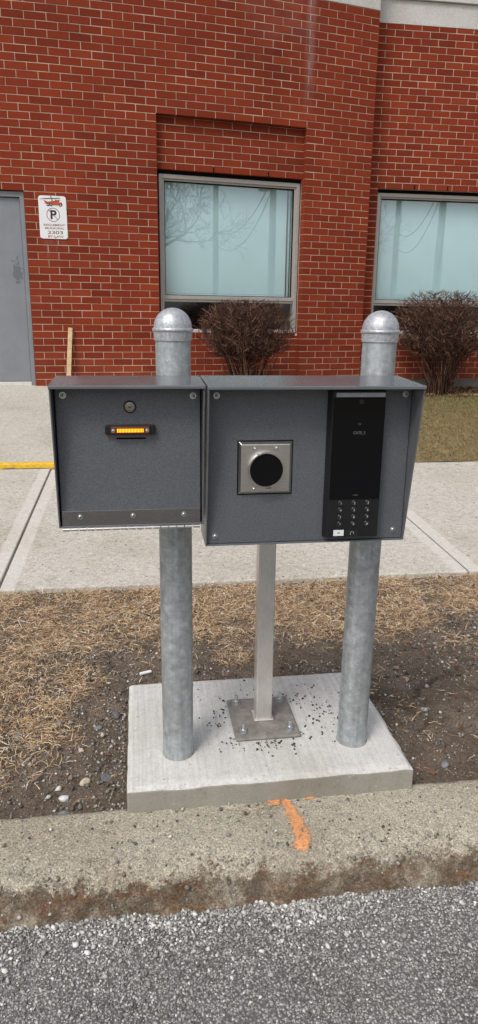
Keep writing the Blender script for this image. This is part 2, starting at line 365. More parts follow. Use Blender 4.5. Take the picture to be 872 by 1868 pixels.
def m_twig():
    t=NT('twig_bark'); col=t.ramp(t.rnd(),[(0,(.026,.013,.010)),(.5,(.056,.026,.018)),(.8,(.115,.052,.034)),(1,(.28,.17,.115))]); return t.fin(col,.8,0,None,.25)
M['twig']=m_twig()
M['pole']=plain('weathered_pole',(.16,.135,.11),.9,var=.25,vs=6); M['wire']=plain('cable',(.03,.03,.03),.7); M['can']=plain('transformer_grey',(.30,.32,.33),.5); M['bark']=plain('tree_bark',(.09,.075,.065),.9,var=.3,vs=8)

# ------------------------------------------------------------------ ground, road, kerb, verge, pavement
def sheet(name,x0,x1,y0,y1,zf,nx,ny,mat,smooth=True):
    xs=np.linspace(x0,x1,nx) if np.isscalar(nx) else nx; ys=np.linspace(y0,y1,ny) if np.isscalar(ny) else ny
    gx,gy=np.meshgrid(xs,ys); gz=zf(gx,gy) if callable(zf) else np.full(gx.shape,zf)
    v=np.stack([gx,gy,gz],-1).reshape(-1,3); a,b=len(xs),len(ys)
    i=(np.arange(b-1)[:,None]*a+np.arange(a-1)[None,:]).ravel()
    me=fast_mesh(name,v,np.stack([i,i+1,i+1+a,i+a],1)); o=link_mesh(name,me,mat,recalc=False)
    if smooth: me.polygons.foreach_set('use_smooth',[True]*len(me.polygons))
    return o
tag(sheet('ground',-300,300,-300,300,-.16,13,13,M['field']),kind='structure')
tag(sheet('road',-45,45,-7,1.47,lambda x,y:-.112+.006*(fbm(x,y,6)-.5)+.003*(fbm(x,y,40)-.5),
      np.r_[np.linspace(-45,-2,20),np.linspace(-1.95,3,260),np.linspace(3.2,45,20)],np.r_[np.linspace(-7,.6,12),np.linspace(.65,1.47,70)],M['asphalt']),kind='structure')

# kerb: one worn profile swept along x
def kerb():
    prof=[(1.69,-.12),(1.69,-.006),(1.675,-.002),(1.60,0),(1.54,.0),(1.50,-.003),(1.475,-.010),(1.455,-.022),(1.442,-.040),(1.434,-.062),(1.427,-.085),(1.42,-.108),(1.415,-.14)]
    # resample
    P=[]
    for (a,b),(c,d) in zip(prof[:-1],prof[1:]):
        n=max(1,int(sqrt((a-c)**2+(b-d)**2)/.009)); P+= [(a+(c-a)*i/n,b+(d-b)*i/n) for i in range(n)]
    P.append(prof[-1]); P=np.array(P)
    xs=np.r_[np.linspace(-30,-1.2,40),np.linspace(-1.19,2.2,340),np.linspace(2.25,30,40)]
    v=[]
    arc=np.r_[0,np.cumsum(np.hypot(*np.diff(P,axis=0).T))]
    gx,ga=np.meshgrid(xs,arc,indexing='ij')
    front=np.clip((ga-.30)/.06,0,1)          # roughness grows on the worn nose and face
    n=(fbm(gx,ga,6)-.47)*.026+(fbm(gx,ga,26)-.47)*.026+(fbm(gx,ga,80,2)-.37)*.012
    dz=n*(.25+.75*front); 
    X=gx; Y=P[None,:,0]-dz*front; Z=P[None,:,1]+dz*.7
    Z=np.where(P[None,:,1]>-.005,np.minimum(Z,.006),Z)
    V=np.stack([X,np.broadcast_to(Y,X.shape),np.broadcast_to(Z,X.shape)],-1).reshape(-1,3); a,b=len(xs),len(P)
    i=(np.arange(a-1)[:,None]*b+np.arange(b-1)[None,:]).ravel()
    o=link_mesh('kerb',fast_mesh('kerb',V,np.stack([i,i+1,i+1+b,i+b],1)),M['kerb']); o.data.polygons.foreach_set('use_smooth',[True]*len(o.data.polygons))
    return tag(o,kind='structure')
kerb_o=kerb()
# orange survey paint on the kerb top: follows the surface, a few mm above it
def orange_mark(name,poly_c,w0):
    """poly_c: centre line points (x,y); w0 half widths"""
    n=40; t=np.linspace(0,1,n); cxs=np.interp(t,np.linspace(0,1,len(poly_c)),[p[0] for p in poly_c]); cys=np.interp(t,np.linspace(0,1,len(poly_c)),[p[1] for p in poly_c])
    ws=np.interp(t,np.linspace(0,1,len(w0)),w0)
    us=np.linspace(-1,1,11); V=[];C=[]
    for i in range(n):
        for q in us:
            x=cxs[i]+q*ws[i]; y=cys[i]; z=.0030 if y>1.50 else .0036-max(0,(1.50-y))**1.5*2.4
            V.append((x,y,z)); C.append(.74*min(1,(1-abs(q))*1.8)*min(1,min(t[i]+.1,1-t[i])*7))
    F=[(i*11+j,i*11+j+1,(i+1)*11+j+1,(i+1)*11+j) for i in range(n-1) for j in range(10)]
    me=bpy.data.meshes.new(name); me.from_pydata(V,[],F); ca=me.color_attributes.new('edge','FLOAT_COLOR','POINT')
    for i,c in enumerate(C): ca.data[i].color=(c,c,c,1)
    return link_mesh(name,me,M['orange'],kerb_o)
orange_mark('paint_mark',[(.382,1.664),(.390,1.62),(.402,1.55),(.398,1.50),(.388,1.458)],[.02,.024,.030,.032,.024])
orange_mark('paint_mark',[(.455,1.6635),(.455,1.652)],[.022,.018])
orange_mark('paint_mark',[(.352,1.663),(.355,1.640)],[.030,.018])

# verge of bare soil between kerb and pavement
CRACKS=[[(.80,2.28),(.83,2.20),(.93,2.10),(1.0,2.05)],[(.985,2.20),(1.03,2.26),(1.12,2.31),(1.25,2.35),(1.35,2.35)],[(.92,1.98),(.98,2.03),(1.06,2.06),(1.10,2.00)]]
def crack_depth(x,y):
    x=np.asarray(x,float); y=np.asarray(y,float); d=np.full(np.broadcast(x,y).shape,9.0); xw=x+.03*(fbm(x,y,16)-.47); yw=y+.03*(fbm(y,x,16)-.47)
    for L in CRACKS:
        for (a,b),(c,e) in zip(L[:-1],L[1:]):
            t=np.clip(((xw-a)*(c-a)+(yw-b)*(e-b))/((c-a)**2+(e-b)**2),0,1); d=np.minimum(d,np.hypot(xw-a-t*(c-a),yw-b-t*(e-b)))
    return np.clip(1-d/.012,0,1)
def verge_z(x,y):
    near=np.clip((y-1.68)/.10,0,1); far=np.clip((3.34-y)/.12,0,1)
    z=-.016+near*far*((fbm(x,y,2.3)-.47)*.035+(fbm(x,y,11)-.47)*.022+(fbm(x,y,45,3)-.43)*.018)
    return z+.006*np.clip((y-2.2),0,1)-.035*crack_depth(x,y)
tag(sheet('verge',-30,30,1.675,3.36,verge_z,np.r_[np.linspace(-30,-1.2,30),np.linspace(-1.19,2.5,480),np.linspace(2.55,30,30)],np.r_[np.linspace(1.675,2.6,140),np.linspace(2.61,3.36,80)],M['soil']),kind='structure')

# pavement slabs
SW0,SW1=3.335,5.655; SWZ=lambda y:.02+.045*(y-3.335)
pav=sheet('pavement',-30,30,SW0+.02,SW1,lambda x,y:SWZ(y)-.010,3,3,M['found'],False); tag(pav,kind='structure')
SLW=2.44
def slab_mesh(w,y0,y1,zf,th,name):
    yc=(y0+y1)/2; zc=zf(yc); n=40
    bm=bmesh.new()
    nx=24
    ring=[[bm.verts.new((-w/2+w*i/nx,y0-yc+(y1-y0)*j/10+(.006*(random.random()-.5) if j in(0,10) else 0),zf(y0+(y1-y0)*j/10)-zc)) for i in range(nx+1)] for j in range(11)]
    for j in range(10):
        for i in range(nx): bm.faces.new((ring[j][i],ring[j][i+1],ring[j+1][i+1],ring[j+1][i]))
    ret=bmesh.ops.extrude_face_region(bm,geom=bm.faces[:]); vs=[g for g in ret['geom'] if isinstance(g,bmesh.types.BMVert)]
    bmesh.ops.translate(bm,verts=vs,vec=(0,0,-th)); bmesh.ops.recalc_face_normals(bm,faces=bm.faces[:])
    me=bpy.data.meshes.new(name); bm.to_mesh(me); bm.free(); return me,yc,zc
sm,yc,zc=slab_mesh(SLW-.010,SW0,SW1,SWZ,.09,'slab'); sm.materials.append(M['slab'])
for i in range(-4,5):
    o=bpy.data.objects.new('slab',sm); COL.objects.link(o); o.location=(-.70+SLW*(i+.5)+.0,yc,zc+.003*((i*7)%3-1)); o.parent=pav
    b=o.modifiers.new('bevel','BEVEL'); b.width=.007; b.segments=2; b.limit_method='ANGLE'

# raised concrete apron in front of the door, with a yellow edge
APX=.30; APZ=lambda y:.168+.1165*(y-5.67)
ap=sheet('door_apron',-12,APX-.02,5.69,8.5,lambda x,y:APZ(y)-.05,3,3,M['found'],False); tag(ap,kind='structure')
for (y0,y1) in ((5.67,7.262),(7.27,8.6)):
    me,yc2,zc2=slab_mesh(12+APX,y0,y1,APZ,.12,'slab'); o=link_mesh('slab',me,M['apron'],None,bevel=.006); o.location=((-12+APX)/2,yc2,zc2); attach(o,ap)
def yellow_edge():
    xs=np.linspace(-6,APX,420); V=[];F=[]
    for i,x in enumerate(xs):
        back=5.70+.012*(vnoise(x,3,9)-.5); low=APZ(5.67)-.046+.016*(vnoise(x,8,22)-.3)+.010*vnoise(x,2,60)
        V+=[(x,back,APZ(back)+.004),(x,5.668,APZ(5.668)+.003),(x,5.6635,APZ(5.664)-.006),(x,5.6635,low)]
    for i in range(len(xs)-1):
        for j in range(3): F.append((i*4+j,i*4+j+1,i*4+4+j+1,i*4+4+j))
    me=bpy.data.meshes.new('yellow_edge'); me.from_pydata(V,[],F); o=link_mesh('yellow_edge',me,M['yellow'],ap,recalc=False); return o
yellow_edge()

# lawn under the windows
LZ=lambda x,y:.125+.066*(y-5.67)+.02*(fbm(x,y,1.7)-.47)
tag(sheet('lawn',APX,30,5.66,9.6,LZ,90,60,M['lawn_soil']),kind='structure')

# ------------------------------------------------------------------ scattered stuff
_ico=None
def ico():
    global _ico
    if _ico is None:
        bm=bmesh.new(); bmesh.ops.create_icosphere(bm,subdivisions=1,radius=1.0)
        _ico=(np.array([v.co[:] for v in bm.verts]),np.array([[v.index for v in f.verts] for f in bm.faces])); bm.free()
    return _ico
def rot_mats(n,flat=1.0):
    a=rng.uniform(0,2*pi,n); b=rng.normal(0,.5*flat,n); c=rng.normal(0,.5*flat,n)
    ca,sa,cb,sb,cc,sc=np.cos(a),np.sin(a),np.cos(b),np.sin(b),np.cos(c),np.sin(c); Z=np.zeros(n);O=np.ones(n)
    A=np.stack([np.stack([ca,-sa,Z],1),np.stack([sa,ca,Z],1),np.stack([Z,Z,O],1)],1)
    B=np.stack([np.stack([O,Z,Z],1),np.stack([Z,cb,-sb],1),np.stack([Z,sb,cb],1)],1)
    Cc=np.stack([np.stack([cc,Z,sc],1),np.stack([Z,O,Z],1),np.stack([-sc,Z,cc],1)],1)
    return A@B@Cc
OCT=(np.array([(1,0,0),(-1,0,0),(0,1,0),(0,-1,0),(0,0,1),(0,0,-1)],float),np.array([(0,2,4),(2,1,4),(1,3,4),(3,0,4),(2,0,5),(1,2,5),(3,1,5),(0,3,5)]))
def pebbles(name,P,size,mat,label,cat,flat=(.45,.85),sink=.25,parent=None,base=None,jit=.26):
    V,F=base or ico(); n=len(P); k=len(V)
    sc=np.stack([size*rng.uniform(.8,1.25,n),size*rng.uniform(.65,1.0,n),size*rng.uniform(*flat,n)],1)
    W=V[None]*(1+rng.uniform(-jit,jit,(n,k,1))); W=W*sc[:,None,:]
    W=np.einsum('nij,nkj->nki',rot_mats(n),W)+P[:,None,:]; W[:,:,2]+=(sc[:,2]*(1-sink))[:,None]
    fs=(F[None]+(np.arange(n)*k)[:,None,None]).reshape(-1,3)
    o=link_mesh(name,fast_mesh(name,W.reshape(-1,3),fs),mat,recalc=False,parent=parent)
    return tag(o,label,cat,kind='stuff')
def blades(name,P,length,width,lift,mat,label,cat,seg=3,upright=0.0):
    n=len(P); az=rng.uniform(0,2*pi,n); el=np.clip(rng.normal(lift,.25,n),-.05,1.5) if not upright else np.clip(rng.normal(upright,.3,n),.2,1.5)
    curl=rng.normal(-.9,.7,n)*(1.0); turn=rng.normal(0,.8,n); roll=rng.uniform(-.9,.9,n)
    pts=[P.copy()]; p=P.copy()
    for s in range(seg):
        e=el+curl*(s/seg)*.8; a=az+turn*(s/seg)
        p=p+np.stack([np.cos(a)*np.cos(e),np.sin(a)*np.cos(e),np.sin(e)],1)*(length/seg)[:,None]; 
        p[:,2]=np.maximum(p[:,2],P[:,2]-.004); pts.append(p.copy())
    side=np.stack([-np.sin(az)*np.cos(roll),np.cos(az)*np.cos(roll),np.sin(roll)],1)
    V=[]
    for s,q in enumerate(pts):
        w=width*(1-.75*(s/seg)**2)*.5; V+= [q-side*w[:,None],q+side*w[:,None]]
    V=np.stack(V,1); k=2*(seg+1)
    F=np.array([[2*s,2*s+1,2*s+3,2*s+2] for s in range(seg)]); fs=(F[None]+(np.arange(n)*k)[:,None,None]).reshape(-1,4)
    o=link_mesh(name,fast_mesh(name,V.reshape(-1,3),fs),mat,recalc=False); return tag(o,label,cat,kind='stuff')
PADX0,PADX1,PADY0,PADY1,PADZ=-.057,.765,1.665,2.245,.075
def grass_density(x,y):
    n=(fbm(x,y,3.2)-.47)*1.5; n2=(fbm(x,y,11)-.47)*1.1
    back=np.clip((y-2.57+n*.35+n2*.10+np.where((x>-.1)&(x<.9),-.04,.0))/.24,0,1)
    left=np.clip((-.16-x+n*.16+n2*.07)/.12,0,1)*np.clip((y-1.74-np.clip(x+.45,0,.3)*.5+n2*.12+n*.2)/.16,0,1)
    hole=np.clip(1-(((x+.12)/.17)**2+((y-2.48)/.17)**2),0,1)
    right=np.clip((x-1.02+n*.2+n2*.1)/.12,0,1)*np.clip((2.0-y+n2*.3)/.2,0,1)*.35
    tuft=np.clip(1.2-(((x-.36)/.10)**2+((y-2.55)/.09)**2),0,1)
    hr=np.clip(1.1-(((x-1.5)/.22)**2+((y-2.72)/.13)**2)+n2*.3,0,1)
    d=np.maximum.reduce([back*(1-np.clip(hole*2,0,1))*(1-.85*np.clip(hr*1.5,0,1)),left,right,tuft*.8])
    d=np.maximum(d,np.clip(n2*.25,0,.1))
    d=d*np.clip(.55+(fbm(x,y,8,3)-.33)*4.2,.25,1)
    d=np.maximum(d,.014)
    onpad=(x>PADX0-.015)&(x<PADX1+.015)&(y<PADY1+.015)
    return np.where(onpad,0,d)
def sample_verge(n,x0,x1,fn,y0=1.70,y1=3.33):
    x=rng.uniform(x0,x1,n); y=rng.uniform(y0,y1,n); k=rng.random(n)<fn(x,y); x=x[k];y=y[k]
    return np.stack([x,y,verge_z(x,y)],1)
P=np.concatenate([sample_verge(175000,-1.1,2.4,grass_density),sample_verge(9000,-5,-1.1,grass_density),sample_verge(9000,2.4,7,grass_density)])
P[:,2]+=rng.uniform(0,.016,len(P)); n=len(P)
blades('dead_grass',P,rng.uniform(.014,.048,n),rng.uniform(.0011,.0024,n),.17,M['straw'],'matted straw-coloured dead grass on the verge behind the kerb','grass',2)
x=rng.uniform(-1.2,2.6,64000); y=rng.uniform(1.69,3.33,64000); k=~((x>PADX0-.01)&(x<PADX1+.01)&(y<PADY1+.01)); x,y=x[k],y[k]
gd=grass_density(x,y); k=rng.random(len(x))<np.clip(.85-gd*.65,0.05,1)*(.38+.62*np.clip((fbm(x,y,5)-.35)*4,0,1)+.5*((x<-.02)&(y<2.7)))*np.where(y>2.8,.55,1); x,y=x[k],y[k]
sz=np.clip(rng.lognormal(-5.92,.55,len(x)),.0013,.013)
pebbles('verge_gravel',np.stack([x,y,verge_z(x,y)+np.where(grass_density(x,y)>.4,.010,0)],1),sz,M['gravel_soil'],'small grey and pale gravel strewn over the bare soil','gravel',base=OCT)
# crumbs of gravel along the foot of the pad and the pavement edge
def hug(n):
    t=rng.random(n); side=rng.integers(0,3,n)
    x=np.where(side==0,PADX0-.012-rng.exponential(.02,n),np.where(side==1,PADX1+.012+rng.exponential(.025,n),rng.uniform(PADX0,PADX1,n)))
    y=np.where(side==2,PADY1+.012+rng.exponential(.02,n),rng.uniform(PADY0+.03,PADY1,n)); return np.stack([x,y,verge_z(x,y)],1)
Ph=hug(420); pebbles('pad_edge_gravel',Ph,np.clip(rng.lognormal(-5.7,.5,len(Ph)),.0015,.011),M['gravel_soil'],'gravel crumbs lying along the foot of the concrete pad','gravel')
x=rng.uniform(-1.1,2.3,420); y=rng.uniform(1.72,3.3,420); k=~((x>PADX0-.02)&(x<PADX1+.02)&(y<PADY1+.02)); x,y=x[k],y[k]
Q=np.stack([x,y,verge_z(x,y)+.010],1); blades('leaf_fragments',Q,rng.uniform(.010,.032,len(Q)),rng.uniform(.006,.014,len(Q)),.2,M['leaf'],'curled brown leaf fragments strewn among the dead grass','leaves',2)
# road: embedded chippings and loose gravel in the gutter
nx,ny=400,108; gx,gy=np.meshgrid(np.linspace(-.75,1.25,nx),np.linspace(.92,1.44,ny)); x=(gx+rng.normal(0,.004,gx.shape)).ravel(); y=(gy+rng.normal(0,.004,gx.shape)).ravel()
k=rng.random(len(x))<.97; x,y=x[k],y[k]
pebbles('road_chippings',np.stack([x,y,np.full(len(x),-.1125)],1),np.clip(rng.lognormal(-6.0,.42,len(x)),.0012,.0068),M['road_stone'],'grey stone chippings set in the worn asphalt','gravel',(.25,.5),.55,base=OCT)
x=rng.uniform(-.85,1.4,24000); dist=rng.exponential(.055,24000); y=1.430-dist
w=.25+.75*np.clip((fbm(x,y,3.0)-.33)*4,0,1)*np.clip(1.25-(x+.5)*.55,.3,1); k=(rng.random(24000)<w)&(y>.95); x,y=x[k],y[k]
pebbles('gutter_gravel',np.stack([x,y,np.full(len(x),-.111)],1),np.clip(rng.lognormal(-6.15,.50,len(x)),.0012,.0085),M['gravel_lite'],'pale loose gravel gathered in the gutter below the kerb','gravel',(.4,.75),sink=.1,jit=.34)
# grit on kerb top
x=rng.uniform(-.9,1.4,330); y=rng.uniform(1.47,1.66,330); pebbles('kerb_grit',np.stack([x,y,np.where(y<1.5,-.004,.002)],1),np.clip(rng.lognormal(-6.0,.5,330),.0012,.006),M['gravel_soil'],'loose grit on the kerb top','gravel')
n=1900; x=rng.uniform(-.95,1.5,n); q=np.clip(rng.normal(.5,.3,n),0,1); y=1.428+.07*q; z=np.interp(y,[1.42,1.427,1.434,1.442,1.455,1.475,1.5],[-.108,-.085,-.062,-.040,-.022,-.010,-.003])
pebbles('kerb_aggregate',np.stack([x,y,z-.001],1),np.clip(rng.lognormal(-5.9,.45,n),.0014,.008),M['kerb_stone'],'aggregate showing through the worn nose of the kerb','gravel',(.5,.8),.8,jit=.34)
# dark chippings on the pad round the base plate
n=270; a=rng.uniform(0,2*pi,n); r=.12+rng.exponential(.045,n); x=.385+r*np.cos(a)*1.1; y=1.965+r*np.sin(a)*.95
x[::3]=rng.normal(.53,.07,len(x[::3])); y[::3]=rng.normal(2.03,.09,len(x[::3]))
x[1::5]=rng.normal(.37,.06,len(x[1::5])); y[1::5]=rng.normal(1.835,.022,len(x[1::5]))
onplate=(x>.266)&(x<.474)&(y>1.842)&(y<2.080); ob=((x-.092)**2+(y-1.82)**2<.0026)|((x-.624)**2+(y-1.82)**2<.0026)
k=(~onplate)&(~ob)&(x>.0)&(x<.73)&(y>1.75)&(y<2.22); x,y=x[k],y[k]
pebbles('pad_chippings',np.stack([x,y,np.full(len(x),PADZ)],1),rng.uniform(.0016,.0046,len(x)),M['gravel_dark'],'scattered black stone chippings on the pale concrete pad','gravel',sink=.05)
# lawn blades and leaf litter under the windows
def lawn_pts(n,x0,x1,y0,y1): 
    x=rng.uniform(x0,x1,n); y=rng.uniform(y0,y1,n); return np.stack([x,y,LZ(x,y)],1)
P=lawn_pts(52000,2.0,4.9,5.67,9.2); g=np.clip((P[:,1]-7.0)/1.3,0,1)*.8+(fbm(P[:,0],P[:,1],2)-.47)*.9; isg=rng.random(len(P))<g
Q=P[~isg]; blades('lawn_grass',Q,rng.uniform(.025,.06,len(Q)),rng.uniform(.002,.0042,len(Q)),.5,M['lawn'],'short tan winter lawn beside the pavement','grass',2,.7)
Q=P[isg]; blades('greening_grass',Q,rng.uniform(.025,.06,len(Q)),rng.uniform(.002,.0042,len(Q)),.5,M['lawn_green'],'greening part of the lawn near the window wall','grass',2,.8)
Q=np.concatenate([lawn_pts(9000,.32,2.0,5.67,8.4),lawn_pts(14000,4.9,9,5.67,9.3)]); blades('lawn_grass',Q,rng.uniform(.03,.06,len(Q)),rng.uniform(.003,.006,len(Q)),.5,M['lawn'],'tan winter lawn running on past the shrubs','grass',2,.7)
P=lawn_pts(2600,2.6,5.2,8.75,9.42); P[:,2]+=.012; blades('leaf_litter',P,rng.uniform(.03,.07,len(P)),rng.uniform(.02,.04,len(P)),.2,M['leaf'],'brown leaf litter at the foot of the window wall','leaves',2)

# ------------------------------------------------------------------ building
WX,WY,WR=-2.708,31.966,23.475       # curved wall: axis and radius
CO,PI_=.0778,.225; Z0=3.458-38*CO; ZTOP=3.458+17*CO
YR=9.45; XR0=2.94
def arc(s,z,dr=0.0):
    a=s/WR; return Vector((WX+(WR-dr)*sin(a),WY-(WR-dr)*cos(a),z))
bld=thing('brick_building',(1.0,9.0,.3),'red brick building with curved wall, grey door, two windows and pale band on top','building')
mort=MB()
def curved_block(mb,s0,s1,z0,z1,d0,d1):
    n=max(1,int((s1-s0)/.25)); ss=[s0+(s1-s0)*i/n for i in range(n+1)]
    ring=[arc(s,0,d0) for s in ss]+[arc(s,0,d1) for s in reversed(ss)]
    mb.hexa([(p.x,p.y,z0) for p in ring],[(p.x,p.y,z1) for p in ring])
MI=.0035
S_L,S_D0,S_D1,S_W0,S_W1,S_C=-4.5,.4425,1.5425,3.005,4.805,5.705
ZL=3.458-7*CO      # underside of the lintel course
ZS=1.115           # top of the brick apron below the window
DOORT=3.458-11*CO
for (a,b,z0,z1,d) in [(S_L,S_D0-.004,Z0-.0,ZTOP,0),(S_D0-.004,S_D1+.004,DOORT+.008,ZTOP,0),(S_D1+.004,S_W0-.004,Z0,ZTOP,0),(S_W0-.004,S_W1+.004,3.458+.008,ZTOP,0),(S_W1+.004,S_C-.005,Z0,ZTOP,0),
                      (S_W0-.003,S_W1+.003,ZL+.008,3.4585,.08),(S_W0-.003,S_W1+.003,Z0,ZS-.004,.08)]:
    curved_block(mort,a,b,z0,z1,d+MI,d+.135)
# straight wall to the right, and its return
W2A,W2B=3.135,4.93
for (x0,x1,z0,z1) in [(XR0-.12,W2A-.004,Z0,ZTOP),(W2A-.004,W2B+.004,ZL+.004,ZTOP),(W2A-.004,W2B+.004,Z0,ZS-.004),(W2B+.004,9.5,Z0,ZTOP)]:
    mort.box(x0,x1,YR+MI,YR+.14,z0,z1)
mort.box(XR0-.14,XR0-MI,9.31,YR+.02,Z0,ZTOP)
obj('mortar',mort,M['mortar'],bld)
# bricks
specs=[]   # (centre, length, angle)
BD=.10; JW=.0082; HB=CO-JW
def clip_runs(k,ref,a,b):
    out=[]; off=ref+(PI_/2 if k%2 else 0.0); n0=math.floor((a-off)/PI_)-1
    s=off+n0*PI_
    while s<b:
        u=max(s,a); w=min(s+PI_,b)
        if w-u>.03: out.append((u,w))
        elif w-u>0 and out and u==s: out[-1]=(out[-1][0],w)
        s+=PI_
    j=JW/2
    return [((u if abs(u-a)<1e-6 else u+j),(w if abs(w-b)<1e-6 else w-j)) for (u,w) in out]
for k in range(-38,17):
    z0=3.458+k*CO; zc_=z0+CO/2
    runs=[]
    for (a,b,d) in [(S_L,S_C,0)]:
        iv=[(a,b)]
        def cut(iv,c0,c1):
            r=[]
            for (p,q) in iv:
                if c1<=p or c0>=q: r.append((p,q)); continue
                if p<c0: r.append((p,c0))
                if q>c1: r.append((c1,q))
            return r
        if zc_<DOORT: iv=cut(iv,S_D0,S_D1)
        if zc_<3.458: iv=cut(iv,S_W0,S_W1)
        for (p,q) in iv:
            for (u,w) in clip_runs(k,S_C,p,q): runs.append((u,w,d))
    if ZL-.01<z0<3.455 or z0+CO<ZS+.02:
        for (u,w) in clip_runs(k+1,S_W1,S_W0,S_W1): runs.append((u,w,.08))
    for (u,w,d) in runs:
        c=arc((u+w)/2,zc_,d+BD/2); L=(w-u)
        # bricks whose end is exposed at an opening or corner keep that end flush
        specs.append((c,L,(u+w)/2/WR))
    iv=[(XR0-.02,9.4)]
    if zc_<ZL and zc_>ZS-.03: iv=[(XR0-.02,W2A),(W2B,9.4)]
    for (p,q) in iv:
        for (u,w) in clip_runs(k,3.119 if True else 0,p,q):
            specs.append((Vector(((u+w)/2,YR+BD/2,zc_)),(w-u),0.0))
    specs.append((Vector((XR0-BD/2,9.285+(YR-9.285)/2,zc_)),(YR-9.285)-.012,pi/2))
def brick_mesh():
    mb=MB(); x,y,z=.5,BD/2,HB/2; b=.0022
    # box with a small chamfer round the outer face
    mb.add([(-x,y,-z),(x,y,-z),(x,y,z),(-x,y,z),(-x,-y+b,-z),(x,-y+b,-z),(x,-y+b,z),(-x,-y+b,z),(-x+.01,-y,-z+b),(x-.01,-y,-z+b),(x-.01,-y,z-b),(-x+.01,-y,z-b)],
      [(0,1,2,3),(0,4,5,1),(1,5,6,2),(2,6,7,3),(3,7,4,0),(4,8,9,5),(5,9,10,6),(6,10,11,7),(7,11,8,4),(8,11,10,9)])
    return mb
BMB=brick_mesh(); bme=BMB.mesh('brick'); bme.materials.append(M['brick'])
bm=bmesh.new(); bm.from_mesh(bme); bmesh.ops.recalc_face_normals(bm,faces=bm.faces); bm.to_mesh(bme); bm.free()
bv=np.array(BMB.v); bf=[f for f in BMB.f]
scored=[]
for i,(c,L,a) in enumerate(specs):
    px,py,z=project(c); vis=(z>0 and -5<px<877 and -5<py<700 and abs(a-pi/2)>.1)
    if vis and 285<py<700 and (290<px<545 and 315<py<612): vis=False
    scored.append((-(L*cos(a)/z/z) if vis else 1,i))
scored.sort(); chosen=set(i for s,i in scored[:300] if s<0)
jm=[]; rest_v=[]; rest_f=[]
for i,(c,L,a) in enumerate(specs):
    prot=random.uniform(-.0012,.0012); dz=random.uniform(-.0011,.0011); ra=a+random.uniform(-.004,.004)
    nrm=Vector((sin(a),-cos(a),0)) if abs(a-pi/2)>.1 else Vector((1,0,0))
    p=c+nrm*prot; p.z+=dz
    if i in chosen:
        o=bpy.data.objects.new('brick',bme); COL.objects.link(o); o.scale=(L,1,1); o.rotation_euler=(0,0,ra); o.location=p-bld.location; o.parent=bld
    else:
        ca,sa=cos(ra),sin(ra); off=len(rest_v)
        for (x,y,z) in BMB.v: rest_v.append((p.x+ca*x*L-sa*y,p.y+sa*x*L+ca*y,p.z+z))
        rest_f+= [tuple(j+off for j in f) for f in bf]
me=bpy.data.meshes.new('brick_rest'); me.from_pydata(rest_v,[],rest_f); o=link_mesh('brick',me,M['brick'],bld); o['kind']='stuff'
# weep joints over the windows
wp=MB()
for s in (3.68,4.36): 
    c=arc(s,ZL+.035,.078); wp.box(c.x-.006,c.x+.006,c.y-.004,c.y+.01,ZL+.004,ZL+.062)
for x in (3.62,4.07,4.52): wp.box(x-.006,x+.006,YR-.004,YR+.01,ZL+.004,ZL+.062)
obj('weep_joint',wp,M['void'],bld)
# pale band above the bricks, foundation, added light-blocking roof and dark box behind the windows
band=MB(); curved_block(band,S_L,S_C+.0,ZTOP+.003,ZTOP+.62,-.004,.2); curved_block(band,S_L,S_C+.03,ZTOP+.623,ZTOP+.70,-.05,.2)
band.box(XR0+.001,9.5,YR-.003,YR+.2,ZTOP-.02,ZTOP+.235); band.box(XR0+.001,9.52,YR-.035,YR+.2,ZTOP+.238,ZTOP+.30); band.box(XR0+.001,9.5,YR+.02,YR+.2,ZTOP+.303,ZTOP+.70)
band.box(XR0-.2,XR0,9.19,YR+.2,ZTOP+.003,ZTOP+.62)
obj('stone_band',band,M['stucco'],bld,bevel=.004)
fd=MB(); curved_block(fd,S_L,S_C-.01,-.2,Z0-.003,.02,.3); fd.box(XR0-.3,9.5,YR+.015,YR+.3,-.2,Z0-.003); obj('foundation',fd,M['found'],bld)
rm=MB(); rm.box(-7.3,9.5,10.4,10.5,.2,5.5); rm.box(-7.3,9.5,YR+.16,10.5,5.42,5.5); rm.box(-7.3,9.5,YR+.16,10.4,.2,.42); rm.box(-7.4,-7.3,8.6,10.5,.2,5.5); rm.box(9.5,9.6,YR,10.5,.2,5.5)
curved_block(rm,S_L,S_C,5.35,5.45,.2,2.2)
obj('interior_light_block',rm,M['interior'],bld)

